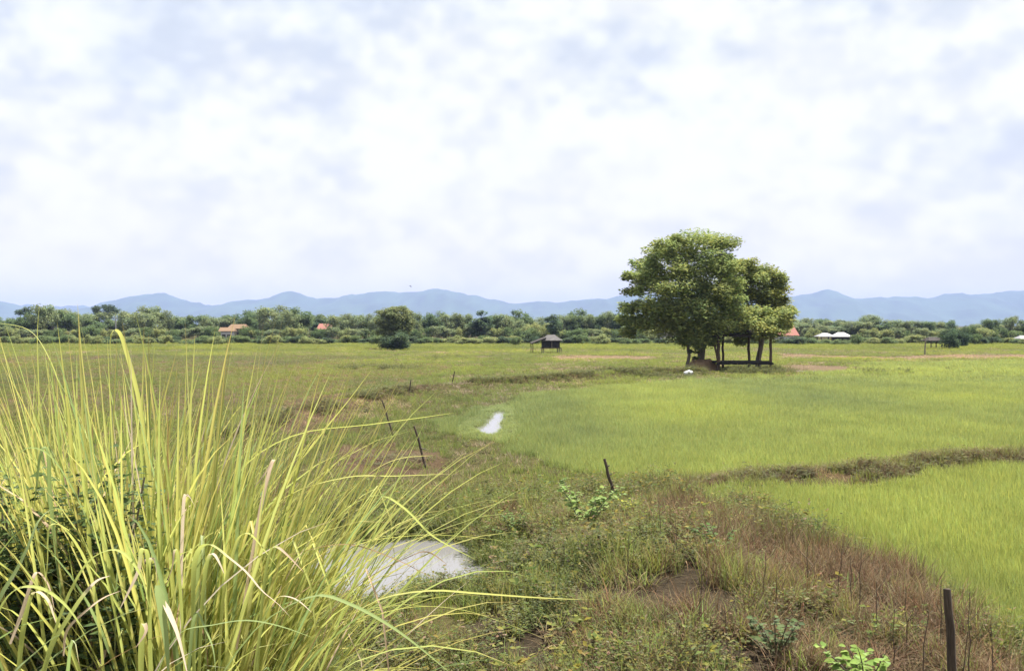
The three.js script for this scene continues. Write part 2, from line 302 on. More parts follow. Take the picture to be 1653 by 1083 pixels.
const KIND = {
  rice: [1, 2, 3].map((s) => tuft(100 + s, { n: 18, h: 0.25, w: 0.009, r: 0.11, lean: 0.55, droop: 0.9, cols: C.rice })),
  grass: [1, 2, 3].map((s) => tuft(200 + s, { n: 15, h: 0.20, w: 0.010, r: 0.10, lean: 0.7, droop: 0.9, cols: C.grass })),
  dry: [1, 2].map((s) => tuft(300 + s, { n: 14, h: 0.18, w: 0.010, r: 0.11, lean: 0.9, droop: 0.9, cols: C.dry })),
  dead: [1, 2, 3].map((s) => tuft(400 + s, { n: 24, h: 0.42, w: 0.008, r: 0.13, lean: 0.9, droop: 1.6, seg: 4, cols: C.dead })),
  weed: [1, 2, 3, 4, 5].map((s) => herb(500 + s, { stems: [8, 9, 8, 6, 5][s - 1], h: [0.34, 0.28, 0.36, 0.4, 0.45][s - 1], leaf: [0.036, 0.028, 0.042, 0.05, 0.07][s - 1], per: [15, 18, 14, 10, 8][s - 1], cols: s === 4 ? [...C.weed, ...C.dead] : C.weed, r: 0.14 })),
  tallgrass: [1, 2, 3].map((s) => tuft(600 + s, { n: 20, h: 0.45, w: 0.009, r: 0.10, lean: 0.6, droop: 1.0, seg: 4, cols: [...C.grass, C.rice[0]] })),
};
const put = {}; for (const k in KIND) put[k] = KIND[k].map(() => []);
function sow(kind, R, x, z, sc, tall, tint) { put[kind][Math.floor(Math.pow(R(), kind === 'weed' ? 1.5 : 1) * KIND[kind].length)].push([x, height(x, z), z, R() * 6.283, sc, tall, tint]); }
const inView = (x, z, m = 1.14) => Math.abs(x) < -z * 0.4665 * m + 1.5;
{
  const R = rng(77);
  // patchy look of the fields: broad drifts of fresher and yellower growth
  const drift = (x, z, s = 1) => { const a = fbm(x * 0.16 * s, 12, z * 0.07 * s, 4), b = fbm(x * 0.9, 14, z * 0.5, 3); return [0.67 + 0.76 * a + 0.3 * (b - 0.5), 0.72 + 0.66 * a + 0.3 * (b - 0.5), 0.85 + 0.3 * b]; };
  const N = 130000, D0 = 8, D1 = 215;
  for (let k = 0; k < N; k++) {
    const d = D0 + (D1 - D0) * R(), x = (R() * 2 - 1) * (d * 0.53 + 1.5), z = -d; if (!inView(x, z)) continue;
    const zn = zoneAt(x, z), grow = clamp(Math.sqrt(d / 20), 0.75, 3.2), t = drift(x, z), r = R();
    if (zn === 'rice') { if (fbm(x * 1.4, 21, z * 1.4, 2) < 0.27) continue; sow('rice', R, x, z, grow * (0.9 + 0.4 * R()), (0.75 + 0.5 * R()) * (puddleAt(x, z) < 2.6 && d > 24 && d < 46 ? 0.45 : 1), t); }
    else if (zn === 'fallow') { const dry = fbm(x * 0.12, 31, z * 0.05, 3); if (r < 0.30 + (dry - 0.5) * 1.6) sow('dry', R, x, z, grow, 0.6 + 0.5 * R(), [t[0] * 0.62, t[1] * 0.56, t[2] * 0.55]); else sow('grass', R, x, z, grow, 0.5 + 0.6 * R(), [t[0] * 0.84, t[1] * 0.82, t[2] * 0.9]); }
    else if (zn === 'strip') { if (r < 0.35) sow('dry', R, x, z, grow, 0.5, [t[0], t[1] * 0.9, t[2] * 0.95]); }
    else if (zn === 'grass') {
      const dry = fbm(x * 0.35, 33, z * 0.22, 3); if (fbm(x * 1.9, 22, z * 1.9, 2) < 0.25) continue;
      if (r < (dry - 0.47) * 2.0) sow('dry', R, x, z, grow, 0.6 + 0.6 * R(), t);
      else if (d > 8 && d < 60 && r > 0.93) sow('weed', R, x, z, grow * 0.7, 0.5 + 0.4 * R(), t);
      else sow('grass', R, x, z, grow, (0.6 + 0.8 * R()) * (d > 130 ? 1.6 : 1), d > 90 ? [t[0] * 1.15, t[1] * 1.1, t[2]] : t);
    }
    else if (zn === 'bund') { if (r < 0.35) sow('dry', R, x, z, grow * 0.8, 0.6 + 0.8 * R(), t); else if (r < 0.75) sow('grass', R, x, z, grow * 0.8, 0.5 + 0.9 * R(), t); }
    else if (zn === 'water') { if (d > 25 && r < 0.3) sow('rice', R, x, z, 0.4, 0.5 + 0.4 * R(), t); }
    else if (zn === 'dirt') { const p = fbm(x * 1.3, 71, z * 1.3, 3); if (p > 0.5 && r < 0.55) sow('dry', R, x, z, grow * 0.9, 0.5 + 0.5 * R(), [t[0] * 0.75, t[1] * 0.68, t[2] * 0.65]); else if (p < 0.42 && r < 0.5) sow('grass', R, x, z, grow, 0.4 + 0.5 * R(), t); else if (r > 0.88) sow('dead', R, x, z, 0.9, 0.3 + 0.3 * R(), t); }
    else if (zn === 'bare') { if (r < 0.03) sow('dry', R, x, z, grow, 0.5, t); }
  }
  for (let k = 0; k < 60000; k++) {   // the paddies nearer by, sown thicker
    const d = 9 + 46 * R(), x = -3 + R() * (d * 0.53 + 5), z = -d; if (!inView(x, z) || zoneAt(x, z) !== 'rice') continue;
    sow('rice', R, x, z, clamp(Math.sqrt(d / 26), 0.7, 1.5) * (0.8 + 0.4 * R()), (0.7 + 0.45 * R()) * (puddleAt(x, z) < 2.6 && d > 24 && d < 46 ? 0.45 : 1), drift(x, z));
  }
  // the weedy bank, the ditch sides and the near slope
  for (let k = 0; k < 26000; k++) {
    const d = 5.5 + 14 * Math.sqrt(R()), x = (R() * 2 - 1) * (d * 0.5 + 1.2), z = -d; if (!inView(x, z, 1.1)) continue;
    const zn = zoneAt(x, z), near = d < 13 && x < 1.5; if (zn === 'water' || (zn !== 'bank' && !near && zn !== 'grass')) continue; if (zn === 'grass' && !near && R() > 0.35) continue;
    const patch = fbm(x * 0.75, 41, z * 0.55, 3), gap = fbm(x * 1.5, 45, z * 1.5, 2), r = R(), t = [0.85 + 0.3 * R(), 0.85 + 0.3 * R(), 0.9 + 0.2 * R()];
    if (gap < 0.34) continue;
    const mound = 0.2 + 1.75 * fbm(x * 1.1, 47, z * 0.8, 3), right = sstep(0.5, 3.5, x), brown = patch + right * 0.11 + (zn === 'bank' ? 0.0 : -0.10);
    if (r < (brown - 0.40) * 2.3) sow('dead', R, x, z, 0.8 + 0.5 * R(), (0.45 + 0.6 * R()) * mound, t);
    else if (fbm(x * 0.9, 72, z * 0.7, 3) > 0.47 ? r < 0.78 : r < 0.42) sow('weed', R, x, z, 0.7 + 0.5 * R(), (0.4 + 0.7 * R()) * mound, [t[0] * (0.75 + patch * 0.5), t[1] * (0.75 + patch * 0.45), t[2]]);
    else sow('tallgrass', R, x, z, 0.7 + 0.5 * R(), (0.35 + 0.5 * R()) * mound, [t[0] * 1.05, t[1], t[2]]);
  }
  // bunds: rough dark weeds and dead grass on the ridges between the paddies
  const along = (path, n, wid, fn) => { const seg = path.slice(1).map((b, k) => [path[k], b, Math.hypot(b[0] - path[k][0], b[1] - path[k][1])]), tot = seg.reduce((a, s) => a + s[2], 0); for (let k = 0; k < n; k++) { let u = R() * tot, j = 0; while (u > seg[j][2]) u -= seg[j++][2]; const f = u / seg[j][2]; fn(lerp(seg[j][0][0], seg[j][1][0], f) + (R() + R() - 1) * wid, lerp(seg[j][0][1], seg[j][1][1], f) + (R() + R() - 1) * wid * 1.2); } };
  along(bund, 3600, 0.85, (x, z) => { if (!inView(x, z) || fbm(x * 0.8, 63, z * 0.8, 3) < 0.33) return; const a = fbm(x * 0.6, 51, z * 0.6, 2), r = R(), bare = sstep(4.8, 3.6, x); if (R() < bare * 0.5) return; const t = [0.9, 0.82, 0.85]; if (r < 0.36) sow('weed', R, x, z, 0.8 + 0.4 * R(), 0.15 + a * 0.9 * R(), [t[0] * 0.95, t[1] * 0.98, t[2] * 0.95]); else if (r < 0.80) sow('dead', R, x, z, 0.9, 0.25 + 0.8 * a * R(), [t[0] * 0.95, t[1] * 0.9, t[2] * 0.95]); else sow('tallgrass', R, x, z, 0.9, 0.2 + 0.6 * R(), t); });
  along(bundMid, 2600, 0.9, (x, z) => { if (!inView(x, z)) return; const r = R(), a = fbm(x * 0.35, 53, z * 0.35, 2); if (a < 0.4) return; if (r < 0.45) sow('dead', R, x, z, 1.3, 0.45, [0.9, 0.85, 0.85]); else if (r < 0.75) sow('weed', R, x, z, 1.4, 0.7, [0.8, 0.8, 0.8]); else sow('grass', R, x, z, 1.6, 1, [1, 1, 1]); });
  // dark ragged growth along the far field edges
  for (const [x0, x1, y, n, hh] of [[560, 655, 594, 260, 1.0], [880, 1000, 603, 260, 1.0], [1010, 1105, 606, 420, 1.3], [1165, 1262, 601, 500, 1.2], [1390, 1455, 600, 160, 0.9], [1460, 1520, 572, 60, 0.8], [690, 800, 577, 130, 0.9], [960, 1040, 567, 120, 0.9], [400, 470, 565, 90, 0.8]])
    for (let k = 0; k < n; k++) { const [x, z] = G((x0 + x1) / 2 + (R() + R() + R() - 1.5) * (x1 - x0) * 0.75, y + (R() + R() - 1) * 3.6); if (fbm(x * 0.7, 64, z * 0.35, 2) < 0.46) continue; sow('weed', R, x, z, 1.5, hh * (0.3 + 0.9 * R()), [0.85, 0.87, 0.85]); }
  for (const [x0, x1, y, n, hh] of [[430, 530, 668, 260, 0.9], [585, 655, 657, 160, 0.6], [700, 790, 636, 120, 0.5], [590, 720, 745, 120, 0.35]]) for (let k = 0; k < n; k++) { const [x, z] = G(lerp(x0, x1, R()), y + (R() + R() - 1) * 9); if (fbm(x * 1.2, 66, z * 0.7, 2) < 0.42) continue; sow(R() < 0.6 ? 'dead' : 'weed', R, x, z, 1.1, hh * (0.3 + 0.8 * R()), [0.85, 0.8, 0.8]); }
  // rushes round the ditch
  for (let k = 0; k < 1700; k++) { const a = R() * 6.283, p = pools[Math.floor(R() * 4)], q = 0.95 + 0.5 * R(), x = p[0] + Math.cos(a) * p[2] * q, z = p[1] + Math.sin(a) * p[3] * q; if (poolAt(x, z) < 0.85 && R() > 0.06) continue; sow(R() < 0.6 ? 'tallgrass' : 'weed', R, x, z, 0.6 + 0.3 * R(), 0.45 + 0.5 * R(), [0.85, 0.88, 0.85]); }
}
const STUFF = {
  rice: ['rice_plants', 'young bright green rice standing in the paddies', 'rice'], grass: ['field_grass', 'short green grass covering the open field', 'grass'], dry: ['dry_grass', 'short straw coloured grass on fallow ground', 'dry grass'],
  dead: ['dead_grass', 'brown dead grass tangled on the weedy bank', 'dead grass'], weed: ['leafy_weeds', 'low leafy green weeds on the banks and bunds', 'weeds'], tallgrass: ['bank_grass', 'longer green grass growing on the ditch banks', 'grass'],
};
for (const k in put) put[k].forEach((list, n) => {
  if (!list.length) return;
  const im = new THREE.InstancedMesh(KIND[k][n], k === 'dead' || k === 'dry' ? M.straw : M.blade, list.length), q = new THREE.Quaternion(), mt = new THREE.Matrix4(), c = new THREE.Color();
  list.forEach(([x, y, z, turn, sc, tall, t], i) => { q.setFromAxisAngle(UP, turn); im.setMatrixAt(i, mt.compose(V(x, y, z), q, V(sc, tall, sc))); im.setColorAt(i, c.setRGB(t[0], t[1], t[2])); });
  im.name = numbered(STUFF[k][0]); tag(im, STUFF[k][1], STUFF[k][2], null, 'stuff'); scene.add(im);
});
console.log('sown', Object.entries(put).map(([k, l]) => k + ':' + l.reduce((a, b) => a + b.length, 0)).join(' '));

// ---------------------------------------------------------------- trees
function padLeaves(g, R, c, r, n, size, cols, { up = 0.9, shell = 0.45, aspect = 0.5, cap = 0 } = {}) {   // leaves through one clump of a crown
  const tone = jit(R, [1, 1, 1], 0.16, 0.07);
  for (let k = 0; k < n; k++) {
    const d = V(R() * 2 - 1, R() * 2 - 1, R() * 2 - 1); if (d.lengthSq() > 1) { k--; continue; }
    d.normalize().multiplyScalar(Math.pow(R(), shell)); if (d.y < 0 && R() < cap) d.y *= -1; const p = V(c.x + d.x * r.x, c.y + d.y * r.y, c.z + d.z * r.z);
    const b = R() * 6.283, dir = V(Math.cos(b) + d.x * 0.6, (R() - 0.6) * 0.9, Math.sin(b) + d.z * 0.6).normalize(), nrm = V(d.x * 0.8 + (R() - 0.5) * 1.3, up + (R() - 0.5) * 0.6, d.z * 0.8 + (R() - 0.5) * 1.3).normalize(), L = size * (0.6 + 0.8 * R());
    const q = cols[Math.floor(R() * cols.length)];
    g.leaf(p, dir, nrm, L, L * aspect, jit(R, [q[0] * tone[0], q[1] * tone[1], q[2] * tone[2]], 0.18, 0.06));
  }
}
const wobble = (a, b, R, n = 5, w = 0.12) => { const out = [], L = a.distanceTo(b); for (let k = 0; k <= n; k++) { const t = k / n, e = Math.sin(t * Math.PI) * w * L; out.push(a.clone().lerp(b, t).add(V((R() - 0.5) * e, (R() - 0.5) * e * 0.5 + Math.sin(t * Math.PI) * L * 0.06, (R() - 0.5) * e))); } out[0].copy(a); out[n].copy(b); return out; };

// the big tree by the hut and its neighbour: clumps listed as across, height, half-width, half-height (in metres from the foot)
function bigTree(name, label, foot, pads, trunkTop, trunkR, limbsN, seed, cols, lean, size = 0.20, dense = 1.7) {
  const R = rng(seed), t = thing(name, label, 'tree'); t.position.set(foot[0], height(foot[0], foot[1]) - 0.1, foot[1]);
  const cx = pads.reduce((a, p) => a + p[0], 0) / pads.length, hw = Math.max(...pads.map((p) => Math.abs(p[0] - cx) + p[2])), top = Math.max(...pads.map((p) => p[1] + p[3])), bot = Math.min(...pads.map((p) => p[1] - p[3])), cy = (top + bot) / 2, hh = (top - bot) / 2;
  const g = new Geo(), centres = [];
  for (const [x, y, rx, ry, fixed] of pads) {
    const u = (x - cx) / hw, v = (y - cy) / hh, room = Math.sqrt(Math.max(0.06, 1 - u * u * 0.9 - v * v * 0.75)) * hw * 0.85, low = v < -0.35;
    for (const s of fixed === undefined ? [1, -1, 0.4] : [1]) {
      const c = V(x + (R() - 0.5) * 0.25, y - 0.12 + (fixed === undefined ? 0 : 0.34) + (R() - 0.5) * 0.2, fixed ?? s * room * (0.55 + 0.4 * R())), rz = (rx + ry) * 0.62;
      for (let e = 0; e < 4; e++) { const b = R() * 6.283, q = 0.25 + 0.5 * R(), k = e ? 0.42 + 0.3 * R() : 0.7; padLeaves(g, R, V(c.x + Math.cos(b) * rx * q, c.y + (R() - 0.45) * ry * 1.1, c.z + Math.sin(b) * rz * q), V(rx * k, (ry * 0.5 + rx * 0.25) * (0.6 + k * 0.5), rz * k), Math.round((34 + 62 * rx * (ry + 0.5)) * dense), size, cols, { up: 0.75, aspect: 0.5, cap: 0.4 }); }
      centres.push(c);
    }
  }
  const tr = new Geo(), T = V(...trunkTop);
  tr.tube([V(0, -0.1, 0), V(lean * 0.1, 0.35, 0), ...wobble(V(lean * 0.2, 0.8, 0), T, R, 5, 0.14)], (s) => trunkR * (s < 0.14 ? 1.7 - s * 4.4 : 1.08 - 0.55 * s), 10);
  mesh('trunk', tr, M.bark, t);
  centres.sort((a, b) => a.y - b.y);
  for (let k = 0; k < limbsN; k++) { const b = new Geo(), c = centres[Math.floor((k + 0.5) / limbsN * centres.length)], f = 0.35 + 0.6 * R(), st = V(lean * 0.2, 0.8, 0).lerp(T, f); b.tube(wobble(st, c, R, 6, 0.16), (s) => trunkR * 0.42 * (1 - 0.82 * s), 6); mesh('branch', b, M.bark, t); }
  mesh('crown', g, M.denseLeaf, t);
  return t;
}
const TS = 94;   // measured units to a metre on the sketch of the two crowns
const P1 = [[600, 150, 190, 50], [720, 172, 90, 42], [430, 150, 60, 36], [330, 205, 90, 50], [240, 270, 70, 55], [480, 240, 140, 60], [650, 262, 110, 50], [235, 370, 95, 60], [390, 340, 140, 60], [560, 345, 140, 60], [135, 350, 45, 20], [180, 452, 50, 28], [320, 445, 120, 60], [480, 440, 140, 70], [620, 450, 110, 70], [140, 560, 55, 45], [105, 620, 48, 30], [250, 545, 120, 55], [400, 555, 150, 70], [560, 565, 150, 80], [200, 650, 95, 55], [335, 665, 120, 65], [490, 680, 140, 80], [620, 690, 120, 80], [150, 705, 55, 35], [560, 765, 75, 55], [665, 745, 65, 55], [700, 640, 100, 70], [280, 320, 60, 30], [540, 500, 90, 35], [640, 505, 85, 30], [430, 610, 90, 30], [510, 745, 40, 60], [720, 330, 90, 55], [740, 430, 95, 65], [730, 540, 95, 65], [700, 260, 70, 40]].map(([x, y, a, b]) => [(x - 590) / TS, (960 - y) / TS, a / TS, b / TS]);
const P2 = [[770, 250, 70, 45], [860, 240, 85, 45], [960, 285, 85, 45], [1040, 335, 60, 42], [740, 300, 70, 50], [840, 262, 80, 42], [765, 335, 75, 50], [900, 325, 95, 50], [1000, 330, 85, 50], [1060, 385, 65, 50], [1095, 468, 55, 45], [950, 425, 115, 60], [820, 430, 105, 60], [1125, 525, 36, 36], [1040, 535, 85, 50], [900, 545, 125, 60], [780, 560, 95, 60], [1118, 630, 40, 22], [1020, 630, 85, 42], [900, 635, 115, 50], [800, 640, 75, 50], [960, 690, 70, 32], [840, 685, 50, 30], [830, 720, 36, 34], [790, 655, 85, 55, 5.4], [880, 665, 100, 50, 5.6], [960, 645, 80, 45, 5.5], [1040, 600, 60, 40, 5.2], [850, 712, 60, 36, 5.7], [950, 705, 75, 36, 5.6], [760, 600, 90, 50, 4.8], [860, 590, 100, 50, 4.4], [960, 580, 90, 45, 4.2], [720, 700, 60, 60, 5.0], [760, 470, 90, 60], [740, 400, 80, 50], [720, 600, 80, 60], [1000, 470, 90, 50], [1080, 590, 50, 35]].map(([x, y, a, b, f]) => [(x - 944) / TS, (930 - y) / TS, a / TS, b / TS, f]);
const TREE1 = G(1132, 598), TREE2 = G(1224, 594.5);
bigTree('shade_tree', 'large spreading shade tree with layered dark crown on an earth mound', TREE1, P1, [-0.2, 4.4, 0], 0.27, 14, 21, [[0.235, 0.29, 0.09], [0.27, 0.315, 0.10], [0.20, 0.26, 0.08], [0.31, 0.335, 0.10]], -0.1);
bigTree('shade_tree', 'slender yellow-green shade tree standing behind the field hut', TREE2, P2, [0.35, 4.0, 0.2], 0.2, 10, 22, [[0.245, 0.285, 0.085], [0.275, 0.305, 0.09], [0.20, 0.25, 0.08], [0.33, 0.335, 0.09]], 0.15);

bigTree('lone_tree', 'lone leafy tree with a dark bushy foot in the field', G(638, 564), [[680, 260, 100, 40], [470, 310, 90, 40], [600, 300, 120, 50], [780, 320, 70, 40], [520, 390, 130, 55], [700, 400, 120, 60], [430, 440, 80, 40], [820, 430, 60, 50], [560, 490, 110, 60], [700, 500, 110, 60], [480, 560, 80, 40], [620, 580, 100, 50], [740, 570, 60, 50], [600, 650, 100, 60], [690, 650, 80, 60], [520, 640, 60, 50], [540, 690, 90, 60], [700, 700, 90, 60], [480, 480, 80, 50], [780, 500, 70, 50], [520, 740, 80, 50], [720, 740, 80, 50], [620, 440, 130, 60], [600, 360, 110, 50]].map(([x, y, a, b]) => [(x - 625) / 103, (800 - y) / 103, a / 103, b / 103]), [0, 3.4, 0], 0.16, 8, 23, [[0.19, 0.225, 0.095], [0.22, 0.25, 0.10], [0.16, 0.195, 0.085]], 0, 0.24, 0.9);
// far trees: a few kinds, each built once about one metre high and set out at many sizes
function farTree(kind, seed) {
  const R = rng(seed), g = new Geo(), tr = new Geo(), t = new THREE.Group();
  const K = {  // distance haze is mixed into these leaf colours, paler and bluer
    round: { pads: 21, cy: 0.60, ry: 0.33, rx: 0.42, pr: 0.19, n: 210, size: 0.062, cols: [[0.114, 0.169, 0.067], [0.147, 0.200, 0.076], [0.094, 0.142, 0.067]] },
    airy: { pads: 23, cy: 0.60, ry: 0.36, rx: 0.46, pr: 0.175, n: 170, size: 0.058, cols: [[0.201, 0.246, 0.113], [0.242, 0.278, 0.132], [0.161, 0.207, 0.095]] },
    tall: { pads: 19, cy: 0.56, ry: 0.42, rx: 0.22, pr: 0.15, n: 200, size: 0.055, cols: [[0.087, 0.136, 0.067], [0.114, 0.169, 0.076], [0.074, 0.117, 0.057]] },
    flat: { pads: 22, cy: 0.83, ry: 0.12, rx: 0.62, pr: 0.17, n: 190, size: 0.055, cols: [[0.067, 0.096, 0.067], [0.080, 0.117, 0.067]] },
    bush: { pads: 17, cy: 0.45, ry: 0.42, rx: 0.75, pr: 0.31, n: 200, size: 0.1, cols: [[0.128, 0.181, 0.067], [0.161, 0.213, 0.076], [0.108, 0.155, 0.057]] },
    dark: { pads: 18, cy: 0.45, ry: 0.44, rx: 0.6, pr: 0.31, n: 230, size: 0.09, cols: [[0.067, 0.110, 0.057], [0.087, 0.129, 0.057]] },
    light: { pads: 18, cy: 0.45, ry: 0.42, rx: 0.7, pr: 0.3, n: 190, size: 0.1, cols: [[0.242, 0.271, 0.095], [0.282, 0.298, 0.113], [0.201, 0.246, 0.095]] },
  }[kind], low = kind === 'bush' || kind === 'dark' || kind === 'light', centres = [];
  for (let k = 0; k < K.pads; k++) {
    const a = k * 2.4 + R() * 0.8, q = Math.sqrt((k + 0.5) / K.pads), v = (R() * 2 - 1) * Math.sqrt(1 - q * q * 0.85), c = V(Math.cos(a) * q * K.rx, K.cy + v * K.ry, Math.sin(a) * q * K.rx), s = K.pr * (0.75 + 0.5 * R());
    c.y = Math.max(c.y, low ? s * 0.45 : 0.22); centres.push(c);
    padLeaves(g, R, c, V(s, s * (kind === 'flat' ? 0.4 : 0.72), s), K.n, K.size, K.cols, { aspect: 0.6 });
  }
  const T = V((R() - 0.5) * 0.08, K.cy * 0.8, (R() - 0.5) * 0.08);
  if (!low) { tr.tube(wobble(V(0, -0.03, 0), T, R, 5, 0.1), (s) => 0.026 * (1 - 0.5 * s), 7); for (let k = 0; k < 6; k++) tr.tube(wobble(V(0, 0, 0).lerp(T, 0.45 + 0.5 * R()), centres[Math.floor(R() * centres.length)], R, 4, 0.15), (s) => 0.013 * (1 - 0.8 * s), 5); }
  else for (let k = 0; k < 4; k++) tr.tube(wobble(V(0, -0.03, 0), centres[k], R, 4, 0.2), (s) => 0.02 * (1 - 0.7 * s), 5);
  mesh(low ? 'stem' : 'trunk', tr, kind === 'airy' ? M.barkPale : M.bark, t); mesh(low ? 'foliage' : 'crown', g, M.leaf, t);
  return t;
}
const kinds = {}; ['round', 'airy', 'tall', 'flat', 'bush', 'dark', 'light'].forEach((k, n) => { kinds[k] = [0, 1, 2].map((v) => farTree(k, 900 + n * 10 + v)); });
const RT = rng(314);
function plant(kind, px, base, topY, wide, name, label, category, group) {   // base: row where it meets the ground
  const [x, z] = G(px, base), d = -z, src = kinds[kind][Math.floor(RT() * 3)], o = src.clone(), h = EYE + (HY - topY) / F * d;
  const spread = { round: 0.55, airy: 0.56, tall: 0.33, flat: 0.74, bush: 0.95, dark: 0.82, light: 0.9 }[kind];
  o.name = numbered(name); scene.add(o); o.position.set(x, height(x, z) - 0.03, z); const w = wide / F * d / 2 / spread; o.scale.set(w, h / (kind === 'tall' ? 1.03 : 0.98), w * (0.8 + 0.4 * RT())); o.rotation.y = RT() * 6.283; return tag(o, label, category, group);
}
const nearBy = (px) => px < 60 ? 'past the left end of the mountains' : px < 150 ? 'left of the flat-crowned tree' : px < 290 ? 'between the flat-crowned tree and the white shed' : px < 420 ? 'around the white shed with orange roofs' : px < 600 ? 'around the house with the rusty red roof' : px < 760 ? 'behind the lone leafy tree in the field' : px < 860 ? 'between the lone tree and the stilt hut' : px < 1000 ? 'behind the stilt hut' : px < 1300 ? 'behind the field hut under the shade tree' : px < 1420 ? 'around the two zinc-roofed shelters' : px < 1560 ? 'behind the dark bush in the open field' : 'beside the small blue-white roof';
const WHAT = { round: ['round_tree', 'rounded dark green tree', 'tree'], airy: ['airy_tree', 'loose pale green tree', 'tree'], tall: ['upright_tree', 'narrow upright dark tree', 'tree'], bush: ['bush', 'green rounded bush', 'bush'], dark: ['dark_bush', 'low dark green bush', 'bush'], light: ['light_bush', 'pale yellowish green bush', 'bush'] };
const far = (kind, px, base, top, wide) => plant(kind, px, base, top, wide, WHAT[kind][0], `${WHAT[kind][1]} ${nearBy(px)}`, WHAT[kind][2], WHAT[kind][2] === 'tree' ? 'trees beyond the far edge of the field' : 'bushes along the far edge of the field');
// those that stand out
plant('flat', 170, 546, 492, 48, 'flat_crowned_tree', 'dark flat-crowned tree like an umbrella against the mountains', 'tree');
plant('dark', 640, 565, 534, 50, 'dark_bush', 'dark bush growing round the foot of the lone leafy tree', 'bush');
plant('tall', 893, 552, 505, 28, 'upright_tree', 'dark upright tree directly behind the stilt hut', 'tree');
plant('dark', 1534, 564, 526, 34, 'dark_bush', 'large dark bush standing out in the open field', 'bush');
plant('dark', 1552, 560, 524, 36, 'dark_bush', 'broad dark bush just behind the large one in the open field', 'bush');
plant('bush', 1575, 557, 538, 26, 'bush', 'small bush right of the two dark bushes in open field', 'bush');
// the rest of the far edge
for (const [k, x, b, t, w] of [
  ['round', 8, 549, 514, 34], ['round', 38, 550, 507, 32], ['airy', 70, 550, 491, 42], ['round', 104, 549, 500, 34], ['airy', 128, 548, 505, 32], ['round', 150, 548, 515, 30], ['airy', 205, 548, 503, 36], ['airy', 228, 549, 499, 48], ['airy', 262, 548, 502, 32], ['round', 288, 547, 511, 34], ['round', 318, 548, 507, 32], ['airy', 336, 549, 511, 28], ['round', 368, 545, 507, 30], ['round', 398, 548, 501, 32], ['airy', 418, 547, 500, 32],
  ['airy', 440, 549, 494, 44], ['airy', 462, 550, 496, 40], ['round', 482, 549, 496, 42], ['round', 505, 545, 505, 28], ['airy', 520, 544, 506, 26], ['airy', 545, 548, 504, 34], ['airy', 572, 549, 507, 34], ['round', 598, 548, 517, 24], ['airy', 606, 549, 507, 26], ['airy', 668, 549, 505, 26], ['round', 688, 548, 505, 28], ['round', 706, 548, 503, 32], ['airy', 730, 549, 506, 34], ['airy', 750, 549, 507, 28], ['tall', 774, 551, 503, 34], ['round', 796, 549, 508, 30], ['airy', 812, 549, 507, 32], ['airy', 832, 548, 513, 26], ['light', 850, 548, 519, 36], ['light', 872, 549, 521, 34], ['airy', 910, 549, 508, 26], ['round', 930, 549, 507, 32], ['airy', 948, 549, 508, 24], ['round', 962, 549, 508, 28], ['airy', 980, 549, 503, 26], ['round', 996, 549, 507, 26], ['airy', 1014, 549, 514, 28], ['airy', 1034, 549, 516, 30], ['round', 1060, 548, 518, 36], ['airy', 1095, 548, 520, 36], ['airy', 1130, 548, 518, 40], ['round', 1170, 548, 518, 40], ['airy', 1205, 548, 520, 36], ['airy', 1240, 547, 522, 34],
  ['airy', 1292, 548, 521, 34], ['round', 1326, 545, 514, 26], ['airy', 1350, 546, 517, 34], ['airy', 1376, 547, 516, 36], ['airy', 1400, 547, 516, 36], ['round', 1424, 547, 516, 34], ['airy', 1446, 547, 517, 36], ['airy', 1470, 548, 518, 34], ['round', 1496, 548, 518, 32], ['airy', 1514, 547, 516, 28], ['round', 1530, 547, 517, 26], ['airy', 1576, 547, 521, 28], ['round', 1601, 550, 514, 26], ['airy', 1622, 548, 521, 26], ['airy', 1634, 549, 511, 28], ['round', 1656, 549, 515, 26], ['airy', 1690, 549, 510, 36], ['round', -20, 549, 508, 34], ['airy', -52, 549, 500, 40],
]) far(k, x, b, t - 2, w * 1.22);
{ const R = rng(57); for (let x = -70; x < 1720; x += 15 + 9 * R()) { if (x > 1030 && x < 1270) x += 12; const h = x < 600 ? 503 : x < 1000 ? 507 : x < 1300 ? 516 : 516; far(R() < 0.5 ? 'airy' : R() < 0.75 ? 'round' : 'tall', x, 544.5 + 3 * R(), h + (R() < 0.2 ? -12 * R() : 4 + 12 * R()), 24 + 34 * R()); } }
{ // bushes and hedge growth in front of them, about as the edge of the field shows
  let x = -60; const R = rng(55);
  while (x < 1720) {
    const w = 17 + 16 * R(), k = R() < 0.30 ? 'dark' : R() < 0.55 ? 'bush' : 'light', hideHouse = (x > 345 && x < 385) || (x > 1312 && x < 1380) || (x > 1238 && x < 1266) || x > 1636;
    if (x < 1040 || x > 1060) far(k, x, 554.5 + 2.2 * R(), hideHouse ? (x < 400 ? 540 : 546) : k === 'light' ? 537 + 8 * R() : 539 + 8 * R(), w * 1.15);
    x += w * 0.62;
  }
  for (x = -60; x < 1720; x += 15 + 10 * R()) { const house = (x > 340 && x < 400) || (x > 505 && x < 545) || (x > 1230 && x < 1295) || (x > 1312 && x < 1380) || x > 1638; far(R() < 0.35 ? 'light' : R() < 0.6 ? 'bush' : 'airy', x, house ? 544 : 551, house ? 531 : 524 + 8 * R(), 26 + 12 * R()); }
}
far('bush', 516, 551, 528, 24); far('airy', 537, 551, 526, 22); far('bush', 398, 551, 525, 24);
tag(plant('bush', 833, 558, 542, 20, 'bush', 'small dark rounded bush left of the stilt hut awning', 'bush'));

